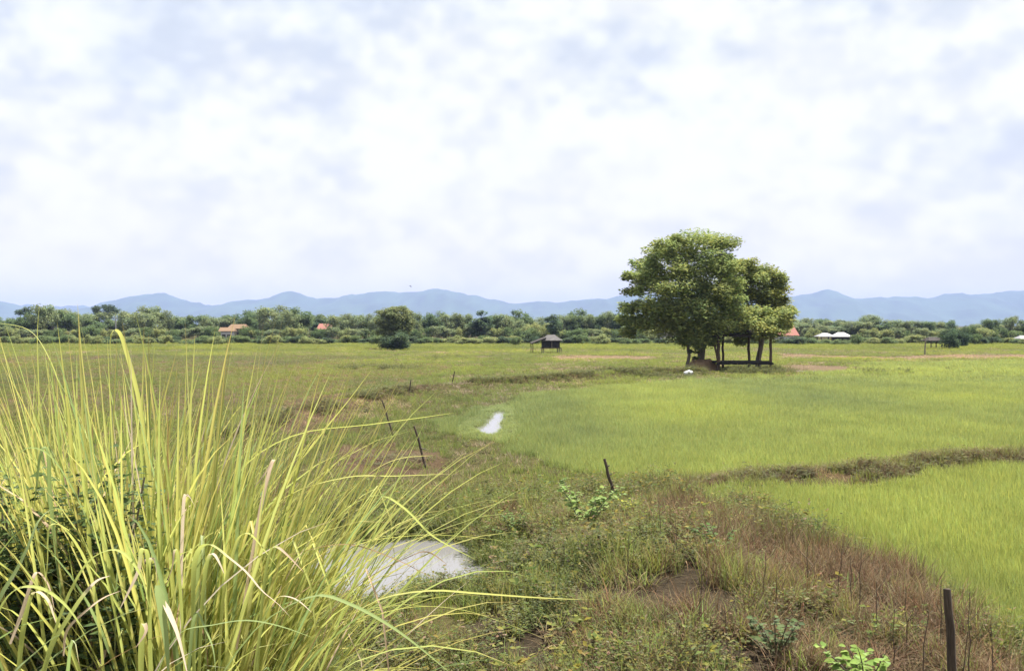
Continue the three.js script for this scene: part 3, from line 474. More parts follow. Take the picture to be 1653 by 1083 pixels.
// ---------------------------------------------------------------- the field hut under the trees
const boxOf = (x, y, z, w, h, d) => { const g = new Geo(); g.box(x, y, z, w, h, d); const b = g.build(), p = b.attributes.position, uv = []; for (let k = 0; k < p.count; k++) uv.push((p.getX(k) + p.getZ(k)) * 1.3, p.getY(k) * 1.3); b.setAttribute('uv', new THREE.Float32BufferAttribute(uv, 2)); return b; };
const poleGeo = (a, b, r0, r1, seed, seg = 8, w = 0.03) => { const R = rng(seed), g = new Geo(), path = wobble(a, b, R, 6, w); g.tube(path, (s) => lerp(r0, r1, s) * (0.93 + 0.14 * R()), seg); const q = g.build(), n = q.attributes.position.count, uv = []; for (let k = 0; k < n; k++) uv.push((k % seg) / seg, Math.floor(k / seg) / 6 * 2); q.setAttribute('uv', new THREE.Float32BufferAttribute(uv, 2)); return q; };
const panel = (a, b, c, d, t = 0.05) => { // a thin slab between four corners
  const g = new Geo(), n = V().crossVectors(b.clone().sub(a), d.clone().sub(a)).normalize().multiplyScalar(t), top = [a, b, c, d], bot = top.map((p) => p.clone().sub(n)), w = [1, 1, 1], f = (p, q, r, s) => { const k = [p, q, r, s].map((v) => g.vert(v.x, v.y, v.z, w)); g.quad(...k); };
  f(...top); f(bot[3], bot[2], bot[1], bot[0]); for (let k = 0; k < 4; k++) f(top[k], bot[k], bot[(k + 1) % 4], top[(k + 1) % 4]);
  const q = g.build(), uv = []; for (let k = 0; k < q.attributes.position.count; k++) { const p = q.attributes.position; uv.push((p.getX(k) + p.getZ(k)) * 0.8, p.getY(k) * 0.8); } q.setAttribute('uv', new THREE.Float32BufferAttribute(uv, 2)); return q;
};
{
  const [x0] = G(1166, 601), [x1] = G(1258, 602), zf = -71.2, zb = -74.3, gy = (x, z) => height(x, z) - 0.12;
  const h = thing('field_hut', 'open timber field hut with raised bench platform under the shade trees', 'hut');
  let s = 700; const post = (x, z, top, r, dx = 0, dz = 0) => mesh('post', poleGeo(V(x - dx, gy(x, z), z - dz), V(x, top, z), r * 1.15, r, s++), M.timber, h);
  post(x0, zf, 2.35, 0.10); post(x1, zf, 2.42, 0.085); post(x0 + 0.9, zb, 2.75, 0.075); post(x1 - 0.75, zb, 2.75, 0.085); post(x1 - 0.05, zb, 2.7, 0.06);
  post(x0 - 0.25, zf + 0.1, 1.7, 0.07, -0.3, 0.1);
  for (const z of [zf + 0.02, zb]) mesh('rail', boxOf((x0 + x1) / 2, 0.50, z + 0.14, x1 - x0 + 0.3, 0.12, 0.07), M.timberDark, h);
  for (let k = 0; k < 12; k++) { const z = lerp(zb + 0.05, zf + 0.15, k / 11), R = rng(80 + k); mesh('plank', boxOf((x0 + x1) / 2 + (R() - 0.5) * 0.12, 0.585 + R() * 0.012, z, x1 - x0 + 0.1, 0.045, 0.225), M.timberDark, h); }
  mesh('backrest_rail', boxOf((x0 + x1) / 2 + 0.1, 0.66, zf - 0.02, x1 - x0 - 0.35, 0.07, 0.05), M.timberDark, h);
  const zm = (zf + zb) / 2, e = 0.5, ry = 2.9, ey = 2.36, roof = new THREE.Group(); roof.name = 'roof'; h.add(roof);
  mesh('roof_slope', panel(V(x0 - e, ey, zf + e), V(x1 + e, ey, zf + e), V(x1 + e - 0.5, ry, zm), V(x0 - e + 0.5, ry, zm), 0.09), M.thatchDark, roof);
  mesh('roof_slope', panel(V(x1 + e, ey, zb - e), V(x0 - e, ey, zb - e), V(x0 - e + 0.5, ry, zm), V(x1 + e - 0.5, ry, zm), 0.09), M.thatchDark, roof);
  for (const sx of [-1, 1]) { const xa = sx < 0 ? x0 - e : x1 + e, xb = sx < 0 ? x0 - e + 0.5 : x1 + e - 0.5, q = [V(xa, ey, zf + e), V(xb, ry, zm), V(xb, ry - 0.01, zm - 0.02), V(xa, ey, zb - e)]; mesh('roof_end', panel(...(sx > 0 ? q.reverse() : q), 0.07), M.thatchDark, roof); }
  for (const z of [zf, zb]) mesh('eave_beam', boxOf((x0 + x1) / 2, 2.30, z, x1 - x0 + 0.5, 0.10, 0.08), M.timberDark, h);
}
{ // mound, sack, and a second thin trunk wound with creeper
  const [x, z] = TREE1, m = new Geo(), rows = [], N = 30;
  for (let j = 0; j <= 9; j++) { const f = j / 9, row = []; for (let i = 0; i < N; i++) { const a = i / N * 6.283, r = (1.08 - f * 0.62) * (1 + (fbm(Math.cos(a) * 1.7 + 5, f * 2, Math.sin(a) * 1.7, 3) - 0.5) * 1.1) * (j === 9 ? 0.05 : 1), y = 0.78 * Math.sin(f * 1.45) * (1 + (fbm(Math.cos(a) * 2, 3 + f, Math.sin(a) * 2, 3) - 0.5) * 1.0 + (noise3(Math.cos(a) * 5, f * 6, Math.sin(a) * 5) - 0.5) * 0.4); row.push(m.vert(Math.cos(a) * r * 1.08, y - 0.12, Math.sin(a) * r * 0.8, [1, 1, 1])); } if (rows.length) for (let i = 0; i < N; i++) m.quad(rows[j - 1][i], row[i], row[(i + 1) % N], rows[j - 1][(i + 1) % N]); rows.push(row); }
  const o = mesh('earth_mound', m, M.clay); o.position.set(x - 0.02, height(x, z), z + 0.1); tag(o, 'lumpy brown earth mound round the foot of the shade tree', 'mound');
  const [sx, sz] = G(1112, 607), S = new THREE.SphereGeometry(0.5, 20, 14), p = S.attributes.position; for (let k = 0; k < p.count; k++) { const a = p.getX(k), b = p.getY(k), c = p.getZ(k), q = 1 + (fbm(a * 4 + 9, b * 4, c * 4, 3) - 0.5) * 0.7; p.setXYZ(k, a * 0.56 * q, Math.max(b * 0.42 * q, -0.12) + 0.1, c * 0.45 * q); } S.computeVertexNormals();
  const sk = mesh('sack', S, M.sack); sk.position.set(sx, height(sx, sz) + 0.02, sz); tag(sk, 'crumpled white sack lying in front of the earth mound', 'sack');
  const [cx, cz] = G(1112, 599), t = thing('slim_tree', 'thin leaning trunk with creeper left of the earth mound', 'tree'); t.position.set(cx, height(cx, cz) - 0.05, cz); const R = rng(61);
  mesh('trunk', poleGeo(V(-0.1, 0, 0), V(0.12, 2.7, 0), 0.13, 0.08, 62, 8, 0.08), M.bark, t);
  const g = new Geo(); for (const [a, b, r] of [[0.1, 1.35, 0.16], [0, 1.9, 0.3], [0.15, 2.4, 0.42], [0.5, 1.35, 0.2], [0.45, 0.95, 0.12], [-0.2, 2.5, 0.3]]) padLeaves(g, R, V(a, b, 0.05), V(r, r * 0.8, r), 90, 0.17, [[0.09, 0.14, 0.03], [0.11, 0.16, 0.035]]); mesh('crown', g, M.leaf, t);
}

// ---------------------------------------------------------------- small buildings far off
{ // stilt hut with a lean-to
  const [x, z] = G(889, 570), h = thing('stilt_hut', 'dark wooden hut on stilts with grey thatch and lean-to awning', 'hut'); h.position.set(x, height(x, z) - 0.05, z); h.rotation.y = 0.12; let s = 740;
  for (const [a, b] of [[-0.85, 0.65], [0.85, 0.65], [-0.85, -0.65], [0.85, -0.65]]) mesh('stilt', poleGeo(V(a, -0.05, b), V(a, 0.62, b), 0.06, 0.055, s++), M.timberPale, h);
  mesh('floor', boxOf(0, 0.6, 0, 2.0, 0.09, 1.6), M.timber, h);
  for (let k = 0; k < 9; k++) { if (k === 4) continue; mesh('wall_board', boxOf(-0.80 + k * 0.2, 1.05 + (k % 3) * 0.01, 0.62, 0.185, 0.78, 0.03), M.timberDark, h); }
  mesh('corner_post', boxOf(0.02, 0.95, 0.66, 0.09, 0.7, 0.05), M.timberPale, h);
  mesh('back_wall', boxOf(0, 1.05, -0.66, 1.75, 0.8, 0.03), M.timberDark, h); for (const sx of [-1, 1]) mesh('side_wall', boxOf(sx * 0.89, 1.05, -0.02, 0.03, 0.8, 1.22), M.timberDark, h);
  const A = [V(-1.05, 1.42, 0.95), V(1.15, 1.42, 0.95), V(1.15, 1.42, -0.95), V(-1.05, 1.42, -0.95)], r0 = V(-0.35, 2.02, 0), r1 = V(0.45, 2.02, 0);
  const roof = new THREE.Group(); roof.name = 'roof'; h.add(roof);
  mesh('roof_slope', panel(A[0], A[1], r1, r0, 0.1), M.thatchGrey, roof); mesh('roof_slope', panel(A[2], A[3], r0, r1, 0.1), M.thatchGrey, roof); mesh('roof_end', panel(A[1], A[2], r1, r1.clone().add(V(0, 0, 0.01)), 0.08), M.thatchGrey, roof); mesh('roof_end', panel(A[3], A[0], r0, r0.clone().add(V(0, 0, -0.01)), 0.08), M.thatchGrey, roof);
  mesh('awning', panel(V(-2.2, 1.12, 0.9), V(-0.65, 1.72, 1.05), V(-0.65, 1.78, -0.8), V(-2.2, 1.18, -0.8), 0.1), M.thatchDark, h);
  for (const b of [0.8, -0.7]) mesh('awning_post', poleGeo(V(-2.05, -0.05, b), V(-2.05, 1.15, b), 0.045, 0.04, s++), M.timber, h);
  mesh('ladder', boxOf(1.0, 0.3, 0.9, 0.08, 0.7, 0.06), M.timberPale, h);
}
function house(name, label, cat, px, base, eaveY, ridgeY, wide, deep, wall, roofM, turn, hip = 0.25, group) {
  const [x, z] = G(px, base), d = -z, W = wide / F * d, e = EYE + (HY - eaveY) / F * d, r = EYE + (HY - ridgeY) / F * d, h = thing(name, label, cat, group); h.position.set(x, height(x, z) - 0.05, z); h.rotation.y = turn;
  const a = W / 2, b = deep / 2, o = 0.3, ins = hip * W;
  if (wall) { for (const s of [-1, 1]) { mesh('wall', boxOf(0, e / 2, s * (b - 0.06), W - 0.2, e, 0.12), wall, h); mesh('wall', boxOf(s * (a - 0.16), e / 2, 0, 0.12, e - 0.01, deep - 0.26), wall, h); } const w = mesh('door', boxOf(W * 0.2, e * 0.36, b + 0.012, 0.7, e * 0.7, 0.03), M.dark, h); mesh('window', boxOf(-W * 0.22, e * 0.55, b + 0.012, 0.6, e * 0.35, 0.03), M.dark, h); w.castShadow = true; }
  else for (const [sx, sz] of [[-1, 1], [1, 1], [-1, -1], [1, -1]]) mesh('post', poleGeo(V(sx * (a - 0.2), -0.05, sz * (b - 0.1)), V(sx * (a - 0.2), e, sz * (b - 0.1)), 0.07, 0.06, 800 + sx * 3 + sz), M.timber, h);
  const A = [V(-a - o, e, b + o), V(a + o, e, b + o), V(a + o, e, -b - o), V(-a - o, e, -b - o)], r0 = V(-a - o + ins, r, 0), r1 = V(a + o - ins, r, 0), roof = new THREE.Group(); roof.name = 'roof'; h.add(roof);
  mesh('roof_slope', panel(A[0], A[1], r1, r0, 0.06), roofM, roof); mesh('roof_slope', panel(A[2], A[3], r0, r1, 0.06), roofM, roof); mesh('roof_end', panel(A[1], A[2], r1, r1.clone().add(V(0, 0, 0.01)), 0.05), roofM, roof); mesh('roof_end', panel(A[3], A[0], r0, r0.clone().add(V(0, 0, -0.01)), 0.05), roofM, roof);
  return h;
}
house('shed', 'small white-walled shed with an orange tiled roof among the trees', 'shed', 367, 553, 534, 528, 20, 2.4, M.whitewash, M.tileOrange, 0.1, 0.05);
house('farmhouse', 'house with an orange roof just behind the white-walled shed', 'house', 385, 549, 530, 523, 24, 3.5, M.timberPale, M.tileOrange, -0.1, 0.08);
house('farmhouse', 'house with a rusty red hipped roof half hidden in trees', 'house', 525, 547, 531, 522, 25, 4, M.timberPale, M.tileRed, 0.2, 0.2);
house('farmhouse', 'red-roofed house seen past the right corner of the field hut', 'house', 1268, 554, 541, 525, 34, 5, M.whitewash, M.tileRed, -0.15, 0.2);
house('farmhouse', 'pinkish white house seen under the shade tree crown', 'house', 1078, 552, 540, 531, 18, 4, M.whitewash, M.thatchGrey, 0.1, 0.2);
house('zinc_shelter', 'low pale zinc-roofed shelter beside a taller twin at the field edge', 'shelter', 1332, 553, 542.5, 537, 22, 2, null, M.zinc, 0.1, 0.42);
house('zinc_shelter', 'wider grey zinc-roofed shelter over dark boards at the field edge', 'shelter', 1358, 553, 543, 536, 28, 2.4, M.timberDark, M.zinc, -0.12, 0.42);
house('zinc_shelter', 'shelter with a small blue-white roof at the far field edge', 'shelter', 1654, 555, 546, 541, 20, 2, M.timberDark, M.zinc, 0.05, 0.3);
house('pole_shelter', 'skeletal open pole shelter with brown thatch in the far field', 'shelter', 1508, 563, 549, 543, 24, 1.6, null, M.thatchDark, 0.15, 0.3);
{
  const [x, z] = G(1494, 573), o = mesh('pole', poleGeo(V(0, -0.1, 0), V(0.03, 1.75, 0), 0.07, 0.06, 830), M.timberPale); o.position.set(x, height(x, z), z); tag(o, 'pale upright pole in the far field beside the pole shelter', 'pole');
  const [ux, uz] = G(186, 550), u = thing('utility_pole', 'slim grey utility pole among trees right of flat-crowned tree', 'pole'); u.position.set(ux, 0, uz); mesh('pole', poleGeo(V(0, -0.1, 0), V(0, 4.6, 0), 0.13, 0.1, 831, 8, 0.001), M.zinc, u); mesh('crossarm', boxOf(0, 4.35, 0.12, 1.4, 0.1, 0.1), M.zinc, u);
}

// ---------------------------------------------------------------- fence posts
[
  [1531, 952, 1546, 1166, 0.033, 'thick straight fence post on the near weedy bank beside the rice'],
  [976, 741, 998, 832, 0.032, 'crooked leaning fence stake rising from the leafy weeds mid-bank'],
  [668, 688, 689, 758, 0.030, 'leaning fence stake with a side twig beyond the ditch water'],
  [616, 646, 637, 708, 0.026, 'thin leaning fence stake behind the one with the side twig'],
  [663, 613, 660, 641, 0.032, 'short upright fence stake on the bare earth bund'],
  [734, 599, 729, 627, 0.030, 'farthest short fence stake, out on the grassy bund'],
].forEach(([tx, ty, bx, by, r, label], k) => {
  const [x, z] = G(bx, by), d = -z, top = V((tx - CX) / F * d, EYE + (HY - ty) / F * d, z), g = height(x, z), post = thing('fence_post', label, 'fence post', 'fence line along the ditch'); post.position.set(x, g - 0.15, z);
  const T = top.sub(post.position), b = V(0, 0, 0); if (k) r *= 0.8;
  mesh('stake', poleGeo(b, T, r * 1.1, r * 0.92, 850 + k, 9, k === 1 ? 0.05 : 0.015), M.timberPost, post);
  if (k === 2) mesh('twig', poleGeo(b.clone().lerp(T, 0.55), b.clone().lerp(T, 0.5).add(V(0.17, 0.0, 0.05)), 0.012, 0.006, 870, 6), M.bark, post);
  if (k === 1) for (const f of [0.55, 0.72, 0.86]) mesh('knot', poleGeo(b.clone().lerp(T, f), b.clone().lerp(T, f).add(V(0.05, 0.04, 0.03)), 0.014, 0.008, 871 + f * 10, 6), M.bark, post);
});

// ---------------------------------------------------------------- single plants on the near bank
const spot = (px, py, d) => V((px - CX) / F * d, EYE + (HY - py) / F * d, -d);
function leafyShrub(label, px, py, wide, tall, leafLen, n, cols, seed) {
  const [x, z] = G(px, py, 0.1), R = rng(seed), t = thing('leafy_shrub', label, 'shrub'); t.position.set(x, height(x, z) - 0.03, z);
  for (let s = 0; s < 7; s++) {
    const a = R() * 6.283, st = new Geo(), path = arc(V(0, 0, 0), a, 0.2 + 0.7 * R() * wide / tall, tall * (0.6 + 0.5 * R()), 0.5 * R(), 6), lf = new Geo();
    st.tube(path, (f) => 0.009 * (1 - 0.7 * f), 5); const stem = mesh('stem', st, M.bark, t);
    for (let k = 0; k < n; k++) {
      const f = 0.2 + 0.8 * R(), i = Math.min(5, Math.floor(f * 6)), p = path[i].clone().lerp(path[i + 1], f * 6 - i), b = R() * 6.283, L = leafLen * (0.55 + 0.7 * R()), dir = V(Math.cos(b), 0.15 * (R() - 0.5), Math.sin(b)).normalize(), nr = V((R() - 0.5) * 0.9, 1, (R() - 0.5) * 0.9 + 0.25).normalize(), sd = V().crossVectors(dir, nr).normalize(), c = jit(R, cols[Math.floor(R() * cols.length)], 0.18, 0.07);
      const pt = [0, 0.25, 0.5, 0.75, 1].map((q) => p.clone().addScaledVector(dir, L * (q + 0.25)).add(V(0, 0.12 * L * Math.sin(q * 2.2) - 0.1 * L * q, 0)));
      lf.ribbon(pt, (q) => L * 0.85 * Math.sin(Math.PI * Math.pow(q * 0.92 + 0.06, 0.7)), sd, { fold: 0.22, col: c, rib: c.map((v) => v * 1.15) });
    }
    mesh('leaves', lf, M.leaf, stem);
  }
}
leafyShrub('pale green broad-leaved shrub round the crooked fence stake', 942, 868, 1.1, 0.95, 0.075, 46, [[0.19, 0.27, 0.07], [0.22, 0.29, 0.08], [0.15, 0.23, 0.06]], 1001);
leafyShrub('small yellow-leaved shrub right of the crooked fence stake', 1030, 852, 0.5, 0.5, 0.06, 16, [[0.33, 0.33, 0.05], [0.24, 0.29, 0.05]], 1002);
leafyShrub('bright broad-leaved weed at the foot of the near fence post', 1400, 1110, 0.6, 0.5, 0.08, 18, [[0.20, 0.28, 0.06], [0.16, 0.24, 0.05]], 1003);
leafyShrub('dark green bushy weed in the middle of the brown bank', 1165, 925, 0.6, 0.5, 0.055, 30, [[0.08, 0.13, 0.035], [0.10, 0.15, 0.04]], 1004);
leafyShrub('low grey-green weed amid brown dead grass near the rice', 1255, 1075, 0.6, 0.5, 0.055, 26, [[0.10, 0.14, 0.05], [0.09, 0.12, 0.05]], 1005);
leafyShrub('green leafy weed beside the ditch water', 830, 868, 0.6, 0.5, 0.05, 26, [[0.10, 0.16, 0.04], [0.12, 0.18, 0.045]], 1006);
{
  const R = rng(91);
  for (const [px, top, base] of [[1305, 862, 975], [1566, 950, 1110], [1611, 995, 1120], [1232, 922, 1000], [1254, 950, 1010], [1353, 890, 985], [1378, 905, 1000], [1388, 900, 1010], [1418, 945, 1040], [1466, 945, 1060], [1553, 1010, 1130], [1068, 850, 925], [1012, 900, 980], [1130, 945, 1040], [1180, 1000, 1085], [1490, 985, 1090], [925, 985, 1040], [1520, 935, 1040], [1095, 880, 950], [1445, 985, 1080]]) {
    const [x, z] = G(px, base, 0.12), d = -z, t = thing('dry_stalk', 'thin dry brown weed stalk sticking up from the bank', 'stalk', 'dry weed stalks on the near bank'); t.position.set(x, height(x, z) - 0.05, z);
    const T = V((R() - 0.5) * 0.12, (base - top) / F * d + 0.1, (R() - 0.5) * 0.1), path = wobble(V(0, 0, 0), T, R, 6, 0.03), g = new Geo(); g.tube(path, (s) => 0.0065 * (1 - 0.6 * s), 6, [1, 1, 1]); const st = mesh('stem', g, M.timber, t);
    for (let k = 0; k < 2; k++) { const b = new Geo(), i = 2 + Math.floor(R() * 4), a = R() * 6.283, L = 0.07 + 0.14 * R(); b.tube([path[i], path[i].clone().add(V(Math.cos(a) * L * 0.5, L * 0.5, Math.sin(a) * L * 0.5)), path[i].clone().add(V(Math.cos(a) * L * 0.75, L, Math.sin(a) * L * 0.75))], [0.003, 0.0024, 0.0015], 5); mesh('twig', b, M.timber, st); }
  }
}
{ // a bird over the mountains
  const o = thing('bird', 'small dark bird flying above the mountains', 'bird'), g = new Geo(), b = new Geo(); o.position.copy(spot(663, 462, 90)); o.rotation.set(0.9, 0.9, 1.0); o.scale.setScalar(0.45);
  b.tube([V(-0.16, 0, 0), V(-0.10, 0.005, 0), V(0, 0.01, 0), V(0.09, 0.02, 0), V(0.14, 0.02, 0), V(0.18, 0.015, 0)], [0.012, 0.03, 0.05, 0.035, 0.028, 0.004], 8); mesh('body', b, M.dark, o);
  for (const s of [-1, 1]) { const w = new Geo(); w.ribbon([V(0, 0.02, 0), V(0.01, 0.09, s * 0.12), V(-0.03, 0.12, s * 0.25), V(-0.09, 0.10, s * 0.34)], (q) => 0.11 * (1 - 0.7 * q), V(1, 0, 0)); mesh('wing', w, M.dark, o); }
}

// ---------------------------------------------------------------- the tall grass in front
const GREEN = [[0.45, 0.47, 0.13], [0.49, 0.49, 0.14], [0.40, 0.44, 0.12], [0.51, 0.48, 0.15]], COOL = [[0.22, 0.30, 0.10], [0.26, 0.33, 0.12], [0.19, 0.26, 0.07]], TAN = [[0.60, 0.46, 0.34], [0.52, 0.38, 0.27], [0.64, 0.52, 0.40]], RUST = [[0.27, 0.17, 0.08], [0.36, 0.25, 0.11]];
const taper = (w) => (s) => w * (0.55 + 0.45 * Math.min(1, s * 5)) * (1 - Math.pow(s, 2.4)) + 0.0008;
function bladeInto(g, R, path, side, w, col, o = {}) { g.ribbon(path, taper(w), side, { fold: 0.28 + 0.2 * R(), twist: (R() - 0.5) * 1.4, col, rib: col.map((v) => v * 1.12), tip: R() < 0.45 ? RUST[1] : null, ...o }); }
function kinked(path, R) { const k = 6 + Math.floor(R() * 4); if (k >= path.length - 2) return path; const out = path.slice(0, k), p = path[k].clone(), dir = path[k].clone().sub(path[k - 1]); const a = Math.atan2(dir.z, dir.x); let st = dir.length() * 0.9; for (let j = k; j < path.length; j++) { p.add(V(Math.cos(a) * st * (j < k + 2 ? 0.45 : 0.12), j === k ? -st * 0.1 : -st, Math.sin(a) * st * (j < k + 2 ? 0.45 : 0.12))); out.push(p.clone()); } return out; }
function grassClump(name, label, roots, count, loose, seed, cfg) {
  const R = rng(seed), t = thing(name, label, 'grass'), [ox, oz] = roots[0]; t.position.set(ox, height(ox, oz), oz);
  const made = []; 
  for (let k = 0; k < count + loose; k++) {
    const [rx, rz, rr] = roots[Math.floor(R() * roots.length)], a0 = R() * 6.283, q = Math.sqrt(R()) * rr, x = rx + Math.cos(a0) * q, z = rz + Math.sin(a0) * q, b = V(x - ox, height(x, z) - height(ox, oz) - 0.03, z - oz);
    const toRight = R() < cfg.bias, az = toRight ? (R() - 0.5) * 1.3 : a0 + (R() - 0.5) * 1.6, lean = toRight ? 0.1 + 0.7 * R() * R() : cfg.lean * Math.pow(R(), 0.8) * (0.4 + q / rr), len = lerp(...cfg.len, Math.pow(R(), 1.05)) * (toRight ? 0.84 : 1), droop = lerp(...cfg.droop, R() * R());
    let path = arc(b, az, lean, len, droop, 12, (R() - 0.5) * 0.5); if (R() < cfg.kink) path = kinked(path, R);
    const u = R(), col = jit(R, u < cfg.tan ? TAN[Math.floor(R() * 3)] : u < cfg.tan + cfg.rust ? RUST[Math.floor(R() * 2)] : u < cfg.tan + cfg.rust + cfg.cool ? COOL[Math.floor(R() * 3)] : GREEN[Math.floor(R() * 4)], 0.2, 0.07);
    made.push([path, V(-Math.sin(az), 0, Math.cos(az)), lerp(...cfg.w, R()), col, -z]);
  }
  const rest = new Geo();
  made.forEach(([path, side, w, col], k) => { if (k < count) { const g = new Geo(); bladeInto(g, R, path, side, w, col); mesh('leaf', g, M.blade, t); } else bladeInto(rest, R, path, side, w, col); });
  if (loose) tag(mesh('leaves', rest, M.blade, t), null, null, null, 'stuff');
  return t;
}
const tall = grassClump('tall_grass', 'tall yellow-green grass clump beside the ditch, its long leaves leaning right', [[-1.15, -3.5, 0.24], [-1.36, -3.7, 0.26], [-1.75, -4.0, 0.30], [-1.02, -3.45, 0.2], [-2.05, -4.1, 0.32], [-1.5, -3.85, 0.26], [-1.22, -3.55, 0.26]], 260, 4200, 2001, { lean: 0.36, len: [0.75, 1.84], droop: [0.05, 1.6], w: [0.009, 0.019], bias: 0.31, kink: 0.09, tan: 0.035, rust: 0.025, cool: 0.14 });
const drooping = grassClump('drooping_grass', 'drooping broad-leaved grass with withered tan leaves below the tall clump', [[-1.55, -2.75, 0.22], [-1.25, -2.75, 0.2], [-1.8, -2.9, 0.2]], 64, 30, 2002, { lean: 0.42, len: [1.05, 1.65], droop: [1.0, 2.9], w: [0.010, 0.019], bias: 0, kink: 0.3, tan: 0.34, rust: 0.04, cool: 0.36 });
